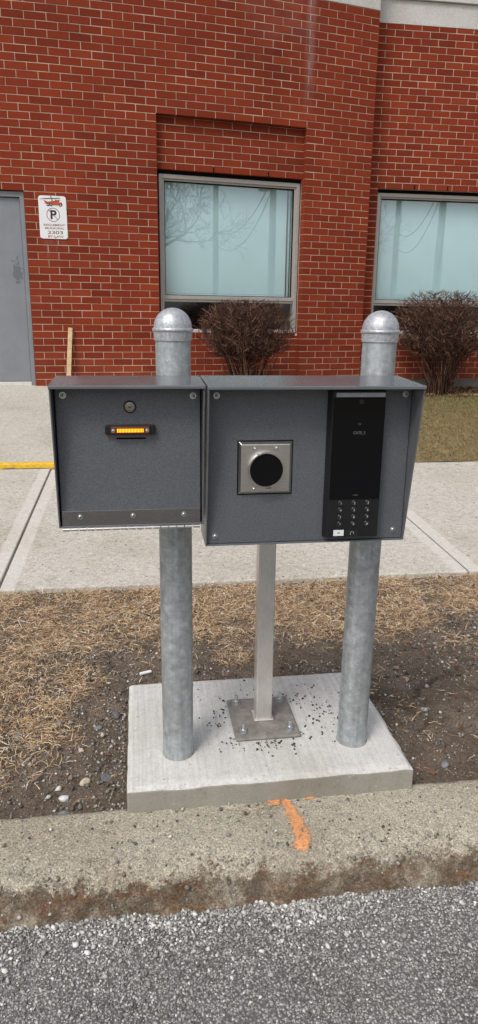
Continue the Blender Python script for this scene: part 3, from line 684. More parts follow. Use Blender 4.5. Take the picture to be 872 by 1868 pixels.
# windows: local frame (u along the wall, d into the wall)
def make_window(A,B,zt,zb,blind_u):
    A=Vector(A);B=Vector(B); t=(B-A); W=t.length; t.normalize(); nin=Vector((-t.y,t.x,0))
    def P(u,d,z): q=A+t*u+nin*d; return (q.x,q.y,z)
    def blk(mb,u0,u1,d0,d1,z0,z1):
        mb.hexa([P(u0,d0,z0),P(u1,d0,z0),P(u1,d1,z0),P(u0,d1,z0)],[P(u0,d0,z1),P(u1,d0,z1),P(u1,d1,z1),P(u0,d1,z1)])
    fw=.042; zm=1.505; zs=zb+.075
    f=MB(); blk(f,0,fw,0,.10,zs,zt); blk(f,W-fw,W,0,.10,zs,zt); blk(f,fw,W-fw,.001,.10,zt-fw,zt)
    win=obj('window',f,M['frame'],bld,bevel=.002)
    i=MB(); g=.022; z0,z1=zm+.045,zt-fw
    blk(i,fw,fw+g,.022,.08,z0,z1); blk(i,W-fw-g,W-fw,.022,.08,z0,z1); blk(i,fw+g,W-fw-g,.023,.08,z1-g,z1); 
    obj('sash_frame',i,M['frame'],win,bevel=.0015)
    m=MB(); blk(m,fw,W-fw,.004,.09,zm,zm+.044); blk(m,fw,W-fw,.016,.08,zm-.028,zm-.001); obj('transom',m,M['frame'],win,bevel=.002)
    l=MB(); blk(l,-.005,W+.005,.004,.10,zt+.001,zt+.04); obj('shaded_lintel_angle',l,M['void'],win)  # lintel angle in near-black, soffit shadow above the frame put into its colour
    s=MB(); blk(s,-.01,W+.01,-.035,.10,zb,zb+.034); blk(s,0,W,.0,.10,zb+.035,zb+.074); obj('sill',s,M['sill'],win,bevel=.003)
    p=MB(); blk(p,fw+.004,W-fw-.004,.050,.056,z0+.001,z1-.004); obj('pane',p,M['glass'],win)
    p=MB(); blk(p,fw+.002,W-fw-.002,.050,.056,zs+.002,zm-.029); obj('pane',p,M['glass'],win)
    gk=MB(); blk(gk,fw+g,fw+g+.008,.030,.049,z0,z1-g); blk(gk,W-fw-g-.010,W-fw-g,.030,.049,z0,z1-g); blk(gk,fw+g,W-fw-g,.031,.048,z1-g-.012,z1-g); blk(gk,fw+g,W-fw-g,.031,.048,z0,z0+.007); obj('gasket',gk,M['void'],win)
    b=MB(); blk(b,fw+.03,W*blind_u,.13,.134,zm+.075,zt-.02); blk(b,fw+.03,W*blind_u,.126,.138,zm+.05,zm+.073); obj('blind',b,M['blind'],win)
    for u in (W*blind_u+.03,W*blind_u+.075):
        c=MB(); blk(c,u,u+.02,.15,.17,zm+.05,zt-.02); obj('blind_cord',c,M['blind'],win)
    return win
a=arc(S_W0+.035,0,.115); b=arc(S_W1-.012,0,.115)
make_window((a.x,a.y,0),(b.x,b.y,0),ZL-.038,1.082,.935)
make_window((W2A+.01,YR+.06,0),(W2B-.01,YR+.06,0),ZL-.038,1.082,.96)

# steel door
def make_door():
    A=arc(S_D0,0,.03);B=arc(S_D1,0,.03); t=(B-A); W=t.length; t.normalize(); nin=Vector((-t.y,t.x,0))
    def P(u,d,z): q=A+t*u+nin*d; return (q.x,q.y,z)
    def blk(mb,u0,u1,d0,d1,z0,z1):
        mb.hexa([P(u0,d0,z0),P(u1,d0,z0),P(u1,d1,z0),P(u0,d1,z0)],[P(u0,d0,z1),P(u1,d0,z1),P(u1,d1,z1),P(u0,d1,z1)])
    zb=.535; zt=DOORT-.004
    d=MB(); blk(d,.055,W-.055,.032,.075,zb+.02,zt-.062); dr=obj('door',d,M['door'],bld,bevel=.002)
    f=MB(); blk(f,.003,.05,.0,.11,Z0,zt); blk(f,W-.05,W-.003,.0,.11,Z0,zt); blk(f,.05,W-.05,.001,.11,zt-.055,zt); obj('door_frame',f,M['door'],dr,bevel=.002)
    g=MB(); blk(g,.05,W-.05,.05,.11,zb-.03,zt-.055); obj('door_stop',g,M['void'],dr)
    th=MB(); blk(th,.05,W-.05,-.005,.10,zb-.03,zb+.014); obj('threshold',th,M['sill'],dr,bevel=.002)
    h=MB(); c=P(.16,-.03,1.55); h.lathe([(.012,0),(.012,.04),(.026,.042),(.026,.06)],(c[0],c[1]+.06,c[2]),16,'y'); obj('door_handle',h,M['zinc'],dr)
make_door()

# ------------------------------------------------------------------ concrete pad
def pad():
    bm=bmesh.new(); nx,ny=60,44
    V=[[None]*(nx+1) for _ in range(ny+1)]
    for j in range(ny+1):
        for i in range(nx+1):
            x=PADX0+(PADX1-PADX0)*i/nx; y=PADY0+(PADY1-PADY0)*j/ny
            e=min(i,nx-i)/nx*(PADX1-PADX0); e2=min(j,ny-j)/ny*(PADY1-PADY0); d=min(e,e2)
            z=PADZ-(.009+.006*vnoise(x,y,20))*max(0,1-d/.022)**2+.0015*(vnoise(x,y,14)-.5)
            dx=dy=0
            if i in (0,nx): dx=.003*(vnoise(y,1,30)-.5)
            if j in (0,ny): dy=.004*(vnoise(x,2,26)-.5)
            V[j][i]=bm.verts.new((x+dx,y+dy,z))
    for j in range(ny):
        for i in range(nx): bm.faces.new((V[j][i],V[j][i+1],V[j+1][i+1],V[j+1][i]))
    edges=[e for e in bm.edges if e.is_boundary]
    r=bmesh.ops.extrude_edge_only(bm,edges=edges); vs=[g for g in r['geom'] if isinstance(g,bmesh.types.BMVert)]
    for v in vs: v.co.z=-.10
    bmesh.ops.contextual_create(bm,geom=[e for e in bm.edges if e.is_boundary]); bmesh.ops.recalc_face_normals(bm,faces=bm.faces[:])
    me=bpy.data.meshes.new('concrete_pad'); bm.to_mesh(me); bm.free()
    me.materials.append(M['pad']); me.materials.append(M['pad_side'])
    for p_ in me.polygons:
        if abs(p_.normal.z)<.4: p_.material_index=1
    o=link_mesh('concrete_pad',me,None,recalc=False,bevel=.004); return tag(o,'pale brushed concrete pad carrying the two bollards and the square post','concrete pad')
pad()

# ------------------------------------------------------------------ bollards
def bollard(x,y,top_dx,label):
    r=thing('steel_bollard',(x,y,PADZ),label,'bollard','galvanised bollards on the pad')
    def shear(mb):
        mb.v=[(p[0]+top_dx*(p[2]-PADZ)/1.2,p[1],p[2]) for p in mb.v]; return mb
    p=MB(); p.lathe([(.0445,-.08),(.0445,1.275)],(x,y,0),48); obj('post',shear(p),M['galv'],r,True)
    c=MB(); prof=[(.0450,1.262),(.0478,1.263),(.0482,1.280),(.0486,1.2845)]; zc=1.294; R_=.0478
    prof+=[(R_*cos(t),zc+R_*sin(t)) for t in np.linspace(0.06,pi/2-.02,14)]
    c.lathe(prof,(x,y,0),48); co=obj('cap',shear(c),M['cap'],r,True)
    b=MB(); b.lathe([(.0475,1.2835)]+[(.0483+.0032*cos(t),1.2885+.0048*sin(t)) for t in np.linspace(-pi/2,pi/2,9)]+[(.0475,1.2935)],(x,y,0),48); obj('bead',shear(b),M['cap'],co,True)
    # caulked foot ring
    f=MB(); f.lathe([(.0478,PADZ-.002),(.0466,PADZ+.0012),(.0450,PADZ+.002)],(x,y,0),32); obj('grout_ring',f,M['pad_side'],r,True)
bollard(.0925,1.82,0.0,'galvanised steel bollard with domed cap behind the box with the amber lamp')
bollard(.6235,1.82,.009,'galvanised steel bollard with domed cap behind the black intercom panel')

# ------------------------------------------------------------------ square post with base plate
sp=thing('square_post',(.37,1.96,PADZ),'brushed metal square post bolted to the pad by a base plate','post')
pm=MB(); pm.box(.345,.396,1.936,1.987,PADZ+.012,1.10); obj('tube',pm,M['alu'],sp,bevel=.004)
br=MB(); br.box(.33,.41,1.770,1.937,1.02,1.06); br.box(.33,.41,1.770,1.937,.86,.90); obj('bracket',br,M['alu'],sp,bevel=.002)
pl=MB(); pl.box(.268,.472,1.845,2.078,PADZ,PADZ+.0115); obj('base_plate',pl,M['baseplate'],sp,bevel=.006)
wd=MB()
for (x0,x1,y0,y1) in ((.339,.402,1.930,1.9365),(.339,.402,1.9865,1.993),(.339,.3455,1.9365,1.9865),(.3955,.402,1.9365,1.9865)): wd.box(x0,x1,y0,y1,PADZ+.0118,PADZ+.018)
obj('weld',wd,M['alu'],sp,bevel=.003)
for (x,y) in ((.296,2.045),(.443,2.045),(.296,1.878),(.442,1.878)):
    z=PADZ+.0115; w=MB(); w.lathe([(.0135,0),(.0135,.0028)],(x,y,z),20)
    bo=MB(); bo.lathe([(.0058,0),(.0058,.029),(.0048,.031)],(x,y,z),14); bol=obj('anchor_bolt',bo,M['zinc'],sp,True)
    obj('washer',w,M['zinc'],bol,True); nu=MB(); nu.lathe([(.0105,.0029),(.0112,.004),(.0112,.012),(.0105,.0132)],(x,y,z),6); obj('nut',nu,M['zinc'],bol)

# ------------------------------------------------------------------ boxes
BACK=1.776
def shell(mb,x0,x1,z0,z1f,z1b,yft,yfb,t=.0035):
    side=[(BACK,z0),(yfb,z0),(yft,z1f),(BACK,z1b)]
    mb.prism_x(side,x0,x0+t); mb.prism_x(side,x1-t,x1)
    mb.prism_x([(BACK,z1b-.0005),(yft,z1f-.0005),(yft-.0015,z1f-.0055),(yft-.0025,z1f-.004),(yft-.0025,z1f+.0012),(yft,z1f+.0030),(BACK,z1b+.0030)],x0-.0008,x1+.0008)
    mb.box(x0+t,x1-t,yfb,BACK-t,z0,z0+t); mb.box(x0+t,x1-t,BACK-t,BACK,z0,z1f-.001)
def screw(x,y,z,r,parent,head='dome',mat=None):
    s=MB(); s.lathe([(r*1.5,0),(r*1.5,.0012)],(x,y,z),20,'y'); 
    s.lathe([(r,.0012),(r*.98,.0030),(r*.80,.0048),(r*.5,.0055)],(x,y,z),18,'y'); o=obj('screw',s,mat or M['zinc'],parent,True)
    h=MB(); h.lathe([(r*.38,.0050),(r*.38,.0059)],(x,y,z),6,'y'); obj('recess',h,M['void'],o)
    return o
# --- box with lamp and lock
F1=1.660
b1=thing('lock_box',(-.02,1.70,.829),'dark grey steel lock box with amber lamp and hinged front','metal box')
s=MB(); shell(s,-.194,.153,.829,1.1685,1.176,1.606,1.651); obj('shell',s,M['shell'],b1,bevel=.0008)
d=MB(); d.box(-.1875,.1465,F1,F1+.004,.834,1.160); obj('front_door',d,M['hammer'],b1,bevel=.0015)
st=MB(); st.box(-.1865,.1455,F1-.0022,F1-.0004,.833,.8685); hp=obj('hinge_leaf',st,M['hinge'],b1,bevel=.0005)
for x in (-.1435,-.018,.105): screw(x,F1-.0022,.8545,.0042,hp)
nk=17; kw=(.1455+.1865)/nk
for i in range(nk):
    k=MB(); k.tube([(-.1865+kw*i+.0012,F1-.008,.8245),(-.1865+kw*(i+1)-.0012,F1-.008,.8245)],.0040,12); obj('hinge_knuckle',k,M['stainless'],hp,True)
screw(-.1695,F1,1.1442,.0052,b1); screw(.1295,F1,1.1418,.0052,b1)
lk=MB(); lk.lathe([(.0125,0),(.0125,.003),(.0112,.0048),(.0088,.0050),(.0084,.0035),(.001,.0035)],(-.018,F1,1.117),32,'y'); lo=obj('lock',lk,M['hinge'],b1,True)
lr=MB(); lr.lathe([(.0128,0),(.0128,.0012),(.0150,.0012),(.0150,0)],(-.018,F1,1.117),32,'y'); obj('lock_gasket',lr,M['black'],lo,True)
lc=MB(); lc.lathe([(.0068,.0037),(.0066,.0058),(.001,.0060)],(-.018,F1,1.117),24,'y'); obj('lock_core',lc,M['hinge'],lo,True)
kh=MB(); kh.box(-.0212,-.0148,F1-.0066,F1-.0050,1.1160,1.1180); obj('keyhole',kh,M['void'],lo)
def rrect(x0,x1,z0,z1,r,n=6):
    out=[]
    for cx_,cz_,a0 in ((x1-r,z1-r,0),(x0+r,z1-r,pi/2),(x0+r,z0+r,pi),(x1-r,z0+r,1.5*pi)):
        out+=[(cx_+r*cos(a0+pi/2*i/n),cz_+r*sin(a0+pi/2*i/n)) for i in range(n+1)]
    return out
hs_=MB(); hs_.prism_y(rrect(-.0765,.0395,1.0535,1.0757,.004),F1-.012,F1); lamp=obj('lamp_housing',hs_,M['black'],b1,bevel=.002)
ln=MB(); ln.prism_y(rrect(-.0635,.0265,1.0560,1.0732,.003),F1-.019,F1-.0121); obj('lamp_lens',ln,M['amber'],lamp,bevel=.0025)
for i in range(18):
    x=-.0475+.0585*i/17; l=MB(); l.box(x-.00115,x+.00115,F1-.0205,F1-.0188,1.0602,1.0684); obj('light_bar',l,M['led'],lamp)
for x in (-.0575,.0205): screw(x,F1-.0188,1.0645,.0030,lamp)
sl=MB(); sl.prism_y(rrect(-.052,.0175,1.0408,1.0446,.0018,4),F1-.0008,F1+.001); obj('slot',sl,M['void'],b1)
# --- intercom enclosure
F2=1.655
b2=thing('intercom_enclosure',(.413,1.70,.772),'wide dark grey steel enclosure with sloped hood holding the intercom and round reader','metal box')
s=MB(); shell(s,.1575,.670,.772,1.1685,1.1765,1.582,1.648); obj('shell',s,M['shell'],b2,bevel=.0008)
d=MB(); d.box(.162,.6655,F2,F2+.004,.7765,1.160); obj('face_plate',d,M['hammer'],b2,bevel=.001)
for (x,z) in ((.1848,1.1425),(.6495,1.1444),(.1818,.7955),(.6415,.7988)): screw(x,F2,z,.0050,b2)
# --- round reader on stainless plate
rd=thing('card_reader',(.304,F2,.90),'round black reader in a metal ring on a square stainless plate','reader')
g=MB(); g.box(.2355,.3725,F2-.0012,F2-.0002,.9005,1.0352); obj('cut_out',g,M['void'],rd)
x0,x1,z0,z1=.2375,.3710,.9028,1.0330; e=.007; yb,yf=F2-.0014,F2-.0090
g=MB(); g.hexa([(x0,yb,z0),(x1,yb,z0),(x1,yb,z1),(x0,yb,z1)],[(x0+e,yf,z0+e),(x1-e,yf,z0+e),(x1-e,yf,z1-e),(x0+e,yf,z1-e)]); obj('wall_plate',g,M['stainless'],rd,bevel=.0012)
cx_,cz_=.3035,.9660
g=MB(); g.lathe([(.0440,0),(.0440,.0150),(.0430,.0168),(.0408,.0168),(.0402,.015),(.0402,.005)],(cx_,yf,cz_),56,'y'); rg=obj('reader_ring',g,M['stainless'],rd,True)
g=MB(); g.lathe([(.0401,.003),(.0401,.0120),(.0392,.0128),(.0385,.0128),(.036,.0128),(.001,.0128)],(cx_,yf,cz_),56,'y'); obj('reader_lens',g,M['screen'],rd,True)
g=MB(); g.box(cx_+.0005,cx_+.014,yf-.006,yf-.0002,cz_-.0475,cz_-.0435); obj('latch',g,M['black'],rd)
for (x,z) in ((.2775,1.0165),(.3305,1.0170),(.2765,.9165),(.3300,.9165)): screw(x,yf,z,.0034,rd,mat=M['stainless'])
# --- intercom
ic=thing('intercom',(.524,F2,.787),'tall black video intercom with dark screen and number keypad','intercom')
yb,yf=F2-.0005,1.627; x0,x1,z0,z1=.4555,.592,.7875,1.1585
g=MB(); e=.004; g.hexa([(x0-.002,yb,z0-.001),(x1+.001,yb,z0-.001),(x1+.001,yb,z1),(x0-.002,yb,z1)],[(x0+e,yf,z0+e),(x1-.001,yf,z0+e),(x1-.001,yf,z1-.002),(x0+e,yf,z1-.002)]); obj('body',g,M['black'],ic,bevel=.002)
g=MB(); g.prism_y(rrect(x0+.006,x1-.003,.8905,1.1385,.002),yf-.0022,yf-.0002); scr=obj('screen',g,M['screen'],ic,bevel=.0006)
g=MB(); g.box(.4675,x1-.0035,yf-.0016,yf-.0001,1.1412,1.1515); obj('light_strip',g,M['strip'],ic,bevel=.0005)
g=MB(); g.lathe([(.0058,0),(.0058,.0010),(.0045,.0012),(.0042,.0004),(.001,.0004)],(.5300,yf-.0022,1.1295),24,'y'); obj('camera_lens',g,M['key'],ic,True)
def text_mesh(name,txt,size,M4,mat,parent,width=None,bold=0.0):
    cu=bpy.data.curves.new('lettering_tmp','FONT'); cu.body=txt; cu.size=size; cu.align_x='CENTER'; cu.align_y='CENTER'; cu.extrude=.00015; cu.offset=bold
    to=bpy.data.objects.new('lettering_tmp',cu); COL.objects.link(to); bpy.context.view_layer.update()
    me=bpy.data.meshes.new_from_object(to.evaluated_get(bpy.context.evaluated_depsgraph_get())); bpy.data.objects.remove(to); bpy.data.curves.remove(cu)
    me.name=name; me.materials.clear()
    vs=np.array([v.co[:] for v in me.vertices])
    if width: 
        k=width/(vs[:,0].max()-vs[:,0].min()); 
        for v in me.vertices: v.co.x*=k
    me.transform(M4); return link_mesh(name,me,mat,parent,recalc=False)
def face_m(x,y,z):      # letters stand in the xz plane facing -y
    return Matrix.Translation((x,y,z))@Matrix.Rotation(pi/2,4,'X')
text_mesh('lettering','GATE_S',.0098,face_m(.528,yf-.0026,1.0552),M['dimprint'],scr,.030)
g=MB(); g.tube([(.5258,yf-.0025,1.0798),(.5255,yf-.0025,1.0762),(.5275,yf-.0025,1.0745),(.5300,yf-.0025,1.0755),(.5305,yf-.0025,1.0785)],.0006,6); obj('symbol',g,M['dimprint'],scr)
g=MB(); g.box(.521,.5335,yf-.0026,yf-.0023,.9000,.9010); obj('maker_mark',g,M['dimprint'],scr)
labels=['1','2','3','4','5','6','7','8','9','*','0','#']
for i,ch in enumerate(labels):
    x=.4915+.0348*(i%3); z=.8795-.0180*(i//3)
    g=MB(); g.lathe([(.0072,0),(.0072,.0010),(.0064,.0018),(.001,.0016)],(x,yf,z),24,'y'); k=obj('key',g,M['key'],ic,True)
    text_mesh('numeral',ch,.0088,face_m(x+.0005,yf-.00215,z),M['print'],k)
g=MB(); g.prism_y(rrect(.508,.541,.7925,.8105,.008),yf-.0014,yf); cb=obj('call_button',g,M['key'],ic,bevel=.0006)
pts=[(.5205,.7975),(.5205,.8025),(.5225,.8055),(.5255,.8060),(.5285,.8045),(.5290,.7995)]
g=MB(); g.tube([(x,yf-.0016,z) for x,z in pts],.0006,6); obj('bell_symbol',g,M['print'],cb)
g=MB(); g.box(.4765,.5030,yf-.0012,yf-.0001,.7955,.8105); sk=obj('sticker',g,M['white'],ic)
g=MB(); g.add([(.4865,yf-.0016,.8022),(.4905,yf-.0016,.8022),(.4905,yf-.0016,.8008),(.4935,yf-.0016,.8032),(.4905,yf-.0016,.8056),(.4905,yf-.0016,.8042),(.4865,yf-.0016,.8042)],[(0,1,2,3,4,5,6)]); obj('arrow',g,M['ink'],sk)

# ------------------------------------------------------------------ sign on the wall
def make_sign():
    s=1.8395; c=arc(s,2.343,-.008); a=s/WR
    rt=thing('parking_sign',tuple(c),'white no parking sign with fire truck, screwed to the brick wall beside the door','sign')
    T=Matrix.Translation(c)@Matrix.Rotation(a,4,'Z')@Matrix.Rotation(pi/2,4,'X')    # local x right, y up, z out of the wall
    def put(name,mb,mat,parent,bev=0):
        me=mb.mesh(name); me.transform(T); return link_mesh(name,me,mat,parent,bevel=bev)
    def flat(poly,z0,z1,mb=None):
        mb=mb or MB(); mb.hexa([(x,y,z0) for x,y in poly],[(x,y,z1) for x,y in poly]); return mb
    plate=put('plate',flat(rrect(-.1485,.1485,-.221,.221,.03),-.0025,0),M['white'],rt)
    Zp=.0012; k=.297/475*1.0      # drawing units -> metres (plate is about 475 x 740 units wide/high)
    def D(x,y): return ((x-450)*k+.0,(545-y)*(.442/735))
    # fire truck
    body=[(300,255),(330,262),(372,278),(440,268),(520,255),(530,262),(540,240),(590,240),(612,290),(622,300),(622,338),(440,338),(330,310),(318,322),(325,290)]
    e=put('fire_truck_emblem',flat([D(*p) for p in body][::-1],.0002,Zp),M['red'],plate)
    blk=MB(); flat([D(*p) for p in [(236,240),(330,222),(590,208),(590,218),(400,232),(240,242)]][::-1],.0004,Zp+.0006,blk); flat([D(*p) for p in [(424,185),(436,190),(442,215),(428,216)]][::-1],.0003,Zp+.0004,blk)
    flat([D(*p) for p in [(440,232),(452,232),(460,268),(440,270)]][::-1],.0003,Zp+.0004,blk); flat([D(*p) for p in [(500,240),(528,240),(520,275),(512,275)]][::-1],.0005,Zp+.0007,blk)
    put('ladder',blk,M['ink'],plate)
    for wx in (375,425,588):
        w=MB(); cx,cy=D(wx,330); w.lathe([(.0155,.0004),(.0155,Zp+.0010)],(cx,cy,0),24); put('wheel',w,M['ink'],plate); w=MB(); w.lathe([(.006,.0004),(.006,Zp+.0016)],(cx,cy,0),14); put('hub',w,M['white'],plate)
    w=MB(); flat([D(*p) for p in [(575,248),(588,248),(605,285),(575,285)]][::-1],.0005,Zp+.0007,w); put('cab_window',w,M['white'],plate)
    # no-parking ring, bar and P
    cx,cy=D(456,500); ring=MB(); n=48; ro,ri=.0715,.0655
    for i in range(n):
        a0,a1=2*pi*i/n,2*pi*(i+1)/n; ring.hexa([(cx+r*cos(t),cy+r*sin(t),.0002) for r,t in ((ri,a0),(ro,a0),(ro,a1),(ri,a1))],[(cx+r*cos(t),cy+r*sin(t),Zp) for r,t in ((ri,a0),(ro,a0),(ro,a1),(ri,a1))])
    q=.0027; u=(cos(-pi/4),sin(-pi/4)); v=(-u[1],u[0]); L=.067
    flat([(cx+u[0]*L*sg+v[0]*q*tg,cy+u[1]*L*sg+v[1]*q*tg) for sg,tg in ((-1,-1),(1,-1),(1,1),(-1,1))],.0010,Zp+.0010,ring); put('prohibition_ring',ring,M['maroon'],plate)
    def txt(t,y,h,w,mat,bold=0,x=455): 
        X,Y=D(x,y); text_mesh('lettering',t,h,T@Matrix.Translation((X,Y,.0006)),mat,plate,w,bold)
    txt('P',505,.125,.066,M['ink'],.004)
    txt('REGLEMENT',676,.029,.230,M['maroon'],.0004,x=465); txt('MUNICIPAL',732,.029,.208,M['maroon'],.0004,x=470); txt('2303',806,.047,.165,M['maroon'],.0006,x=478); txt('BY-LAW',874,.032,.168,M['maroon'],.0004,x=480)
    for y in (190,895):
        X,Y=D(478 if y>500 else 430,y); w=MB(); w.lathe([(.0055,.0002),(.005,.003),(.002,.004)],(X,Y,0),12); put('screw',w,M['ink'],plate)
    sp_=MB(); sp_.box(-.02,.02,-.19,.19,-.012,-.0026); put('spacer',sp_,M['ink'],rt)
make_sign()

# ------------------------------------------------------------------ wooden stake leaning on the wall
g=MB(); c0=Vector((-.795,8.47,APZ(8.47)-.01)); c1=Vector((-.742,8.553,1.165)); w=.026
ax=(c1-c0).normalized(); sx=Vector((1,0,0)); sx=(sx-ax*sx.dot(ax)).normalized(); sy=ax.cross(sx)
g.hexa([c0-sx*w-sy*.012,c0+sx*w-sy*.012,c0+sx*w+sy*.012,c0-sx*w+sy*.012],[c1-sx*w*.95-sy*.012,c1+sx*w*.95-sy*.012,c1+sx*w*.95+sy*.012,c1-sx*w*.95+sy*.012])
tag(obj('wooden_stake',g,M['wood'],None,bevel=.003),'pale wooden stake leaning upright against the brick wall by the door','stake')

# ------------------------------------------------------------------ bare shrubs
def shrub(x,y,zc0,zc1,rx,label,seed,dens=1.0):   # crown between zc0 and zc1
    rs=random.Random(seed); z0=float(LZ(np.array(x),np.array(y)))-.02
    root=thing('bare_shrub',(x,y,z0),label,'shrub','bare clipped shrubs by the wall')
    V3=Vector; tips=[]
    ry=rx*.72
    def inside(p):
        zz=(p.z-(zc0+zc1)/2)/((zc1-zc0)/2); e=((p.x-x)/rx)**2+((p.y-y)/ry)**2
        return e+abs(zz)**2.5<1.0+.12*sin(p.x*23+seed)*sin(p.z*19)
    stems=MB()
    for i in range(int(85*dens)):
        a=rs.uniform(0,2*pi); b0=V3((x+.17*cos(a)*rs.random(),y+.12*sin(a)*rs.random(),z0))
        rr=sqrt(rs.random())*.92; tx=x+rx*rr*cos(a); ty=y+ry*rr*sin(a); tz=zc0+(zc1-zc0)*rs.uniform(.25,.85)
        pts=[b0]; N=6
        for k in range(1,N+1):
            t=k/N; p=V3((b0.x+(tx-b0.x)*t**1.7,b0.y+(ty-b0.y)*t**1.7,b0.z+(tz-b0.z)*t)); p+=V3((rs.gauss(0,.022),rs.gauss(0,.022),rs.gauss(0,.012))); pts.append(p)
        stems.tube(pts,[.0068*(1-.75*k/N) for k in range(N+1)],5); tips+=pts[2:]
    obj('stem',stems,M['twig'],root)
    tw=MB(); n=int(6000*dens); cnt=0; tries=0
    front=[]
    while cnt<n and tries<n*12:
        tries+=1
        b=rs.choice(tips) if rs.random()<.40 else V3((x+rs.uniform(-rx,rx),y+rs.uniform(-ry,ry),rs.uniform(zc0,zc1)))
        b=b+V3((rs.gauss(0,.05),rs.gauss(0,.04),rs.gauss(0,.04)))
        if not inside(b): 
            if b.z>zc0 or rs.random()<.93: continue
        out=V3(((b.x-x)/rx,(b.y-y)/ry,0)); up=.9+rs.random()*.6
        d=(out*rs.uniform(.0,.8)+V3((rs.gauss(0,.85),rs.gauss(0,.75),up*.62))).normalized()
        if b.z<zc0+.12: d.z*=.6
        L=rs.uniform(.04,.12); e=b+d*L; mid=b+d*L*.5+V3((rs.gauss(0,.008),rs.gauss(0,.008),0))
        r=rs.uniform(.0019,.0034)
        if e.z>zc1+.02: continue
        tw.tube([b,mid,e],[r*1.25,r,r*.5],3); cnt+=1
        if rs.random()<.6:
            d2=(d+V3((rs.gauss(0,.6),rs.gauss(0,.6),rs.gauss(0,.3)))).normalized(); tw.tube([mid,mid+d2*L*.6],[r*.9,r*.4],3)
    o=obj('twig',tw,M['twig'],root); o['kind']='stuff'
shrub(1.27,8.28,.80,1.50,.555,'bare brown clipped shrub below the window beside the curved wall pier',3)
shrub(3.98,8.95,.78,1.66,.72,'bare brown clipped shrub below the window in the recessed straight wall',9,1.15)

# ------------------------------------------------------------------ single stones and litter on the verge
def stone(x,y,r,col,label,seed,sq=.6):
    rs=np.random.default_rng(seed); bm=bmesh.new(); bmesh.ops.create_icosphere(bm,subdivisions=2,radius=1)
    dirs=rs.normal(size=(7,3)); dirs/=np.linalg.norm(dirs,axis=1)[:,None]; offs=rs.uniform(.62,.9,7)
    for v in bm.verts:
        p=np.array(v.co); 
        for d_,o_ in zip(dirs,offs):
            k=p@d_-o_
            if k>0: p=p-d_*k*.9
        v.co=(p[0]*r*1.15,p[1]*r*.85,p[2]*r*sq)
    me=bpy.data.meshes.new('stone'); bm.to_mesh(me); bm.free()
    o=link_mesh('stone',me,col,None); o.rotation_euler=(0,0,rs.uniform(0,6)); o.location=(x,y,float(verge_z(np.array(x),np.array(y)))+r*sq*.35); return tag(o,label,'stone','stones on the verge')
sg=plain('blue_grey_stone',(.17,.18,.19),.85,var=.35,vs=60,bs=.4); sb=plain('buff_stone',(.46,.39,.30),.9,var=.25,vs=80,bs=.4); sw=plain('pale_stone',(.55,.55,.54),.85,var=.2,vs=80,bs=.3); sd=plain('dark_stone',(.11,.11,.115),.85,var=.4,vs=60,bs=.4)
stone(-.412,2.095,.022,sg,'blue-grey rounded stone lying in the dead grass left of the pad',1)
stone(-.184,1.83,.016,sb,'buff rounded stone on bare soil beside the pad',2,.7)
stone(-.24,1.77,.015,sw,'small pale grey stone on the soil close to the kerb',3)
stone(-.122,1.85,.020,sd,'dark flat angular stone on the soil against the pad',4,.4)
stone(-.10,2.18,.017,sd,'dark upright angular stone near the back corner of the pad',5,.9)
stone(-.16,2.12,.013,sg,'small grey angular stone left of the pad on bare soil',6)
stone(.925,1.79,.018,sg,'grey oval stone on the soil right of the pad near the kerb',7)
stone(-.235,1.70,.016,sg,'grey half buried stone touching the back of the kerb',8,.45)
g=MB(); g.tube([(-.018,2.446,0),(.024,2.462,0)],[.0068,.0064],12)
o=obj('litter_tube',g,M['white'],None,True); o.location.z=float(verge_z(np.array(0.0),np.array(2.45)))+.008; tag(o,'short white plastic tube lying on soil behind the pad','litter')

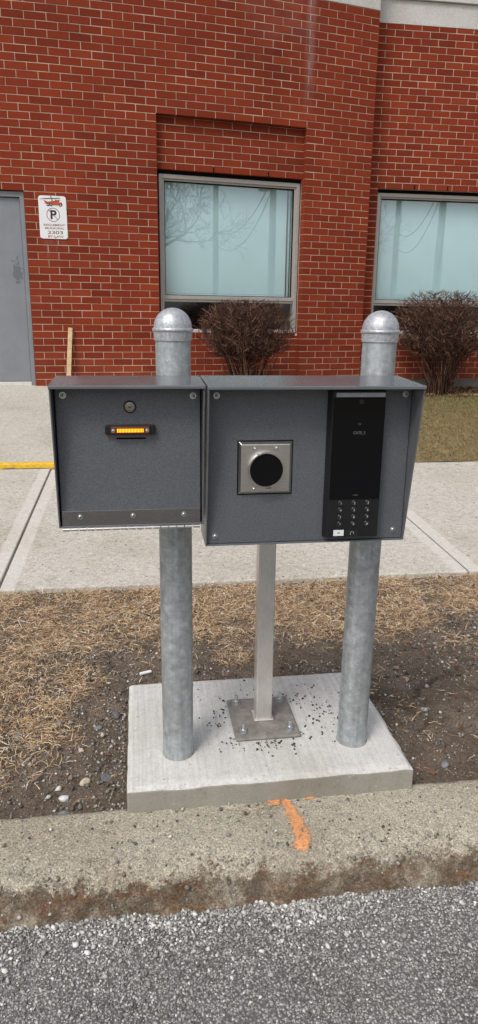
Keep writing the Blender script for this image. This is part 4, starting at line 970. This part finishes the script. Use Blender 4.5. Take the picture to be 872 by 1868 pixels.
# ------------------------------------------------------------------ across the road, seen mirrored in the windows
def utility_pole(x,y,h,label,can):
    r=thing('utility_pole',(x,y,-.16),label,'pole','utility poles across the road')
    p=MB(); p.tube([(x,y,-.3),(x,y,h*.5),(x,y,h)],[.17,.14,.11],14); obj('shaft',p,M['pole'],r,True)
    c=MB(); c.box(x-1.1,x+1.1,y-.06,y+.06,h-.9,h-.78); obj('crossarm',c,M['pole'],r)
    if can:
        for dz,dx in ((-3.0,-.42),(-2.0,.42)):
            t=MB(); t.lathe([(.2,0),(.24,.03),(.24,.75),(.2,.82)],(x+dx,y,h+dz),20); obj('transformer',t,M['can'],r,True)
utility_pole(11.9,-8.8,9.0,'wooden utility pole with two transformers across the road',True)
utility_pole(12.4,-15.1,9.5,'plain wooden utility pole set back across the road',False)
def wire(a,b,sag,label):
    a=Vector(a);b=Vector(b); N=24; pts=[a+(b-a)*(i/N)-Vector((0,0,sag*4*(i/N)*(1-i/N))) for i in range(N+1)]
    m=MB(); m.tube(pts,.022,5); tag(obj('overhead_wire',m,M['wire'],None,True),label,'wire','overhead wires across the road')
wire((-28,-9.5,8.2),(11.9,-8.8,8.2),1.0,'top overhead wire running along the road to the pole with transformers')
wire((-28,-9.5,7.0),(11.9,-8.8,7.2),1.1,'middle overhead wire running along the road to the pole with transformers')
wire((11.9,-8.8,8.2),(45,-8,8.2),.8,'top overhead wire running on past the pole with transformers')
wire((11.9,-8.8,6.6),(12.4,-15.1,5.2),.9,'slack service wire hanging between the two utility poles')
wire((11.9,-8.8,6.2),(12.4,-15.1,4.6),1.1,'lower slack service wire hanging between the two utility poles')
def bare_tree(x,y,h,label,seed):
    rs=random.Random(seed); r=thing('bare_tree',(x,y,-.16),label,'tree'); tr=MB(); cr=MB()
    def grow(p,d,L,rad,depth):
        pts=[p]; q=p
        for i in range(3):
            d=(d+Vector((rs.gauss(0,.14),rs.gauss(0,.14),rs.gauss(.04,.08)))).normalized(); q=q+d*(L/3); pts.append(q)
        (tr if depth<2 else cr).tube(pts,[rad,rad*.88,rad*.76,rad*.62],6 if depth<2 else 4)
        if depth>=7: return
        for i in range(3 if depth<6 else 2):
            a=rs.uniform(0,2*pi); o=d.orthogonal().normalized(); o=Matrix.Rotation(a,3,d)@o
            grow(pts[rs.choice((2,3,3))],(d*.8+o*rs.uniform(.45,.9)).normalized(),L*rs.uniform(.62,.82),max(.010,rad*.54),depth+1)
    grow(Vector((x,y,-.2)),Vector((0,0,1)),h*.26,h*.02,0)
    obj('trunk',tr,M['bark'],r); o=obj('crown',cr,M['bark'],r); o['kind']='stuff'
bare_tree(6.6,-8.2,10.5,'bare leafless tree standing across the road',5)
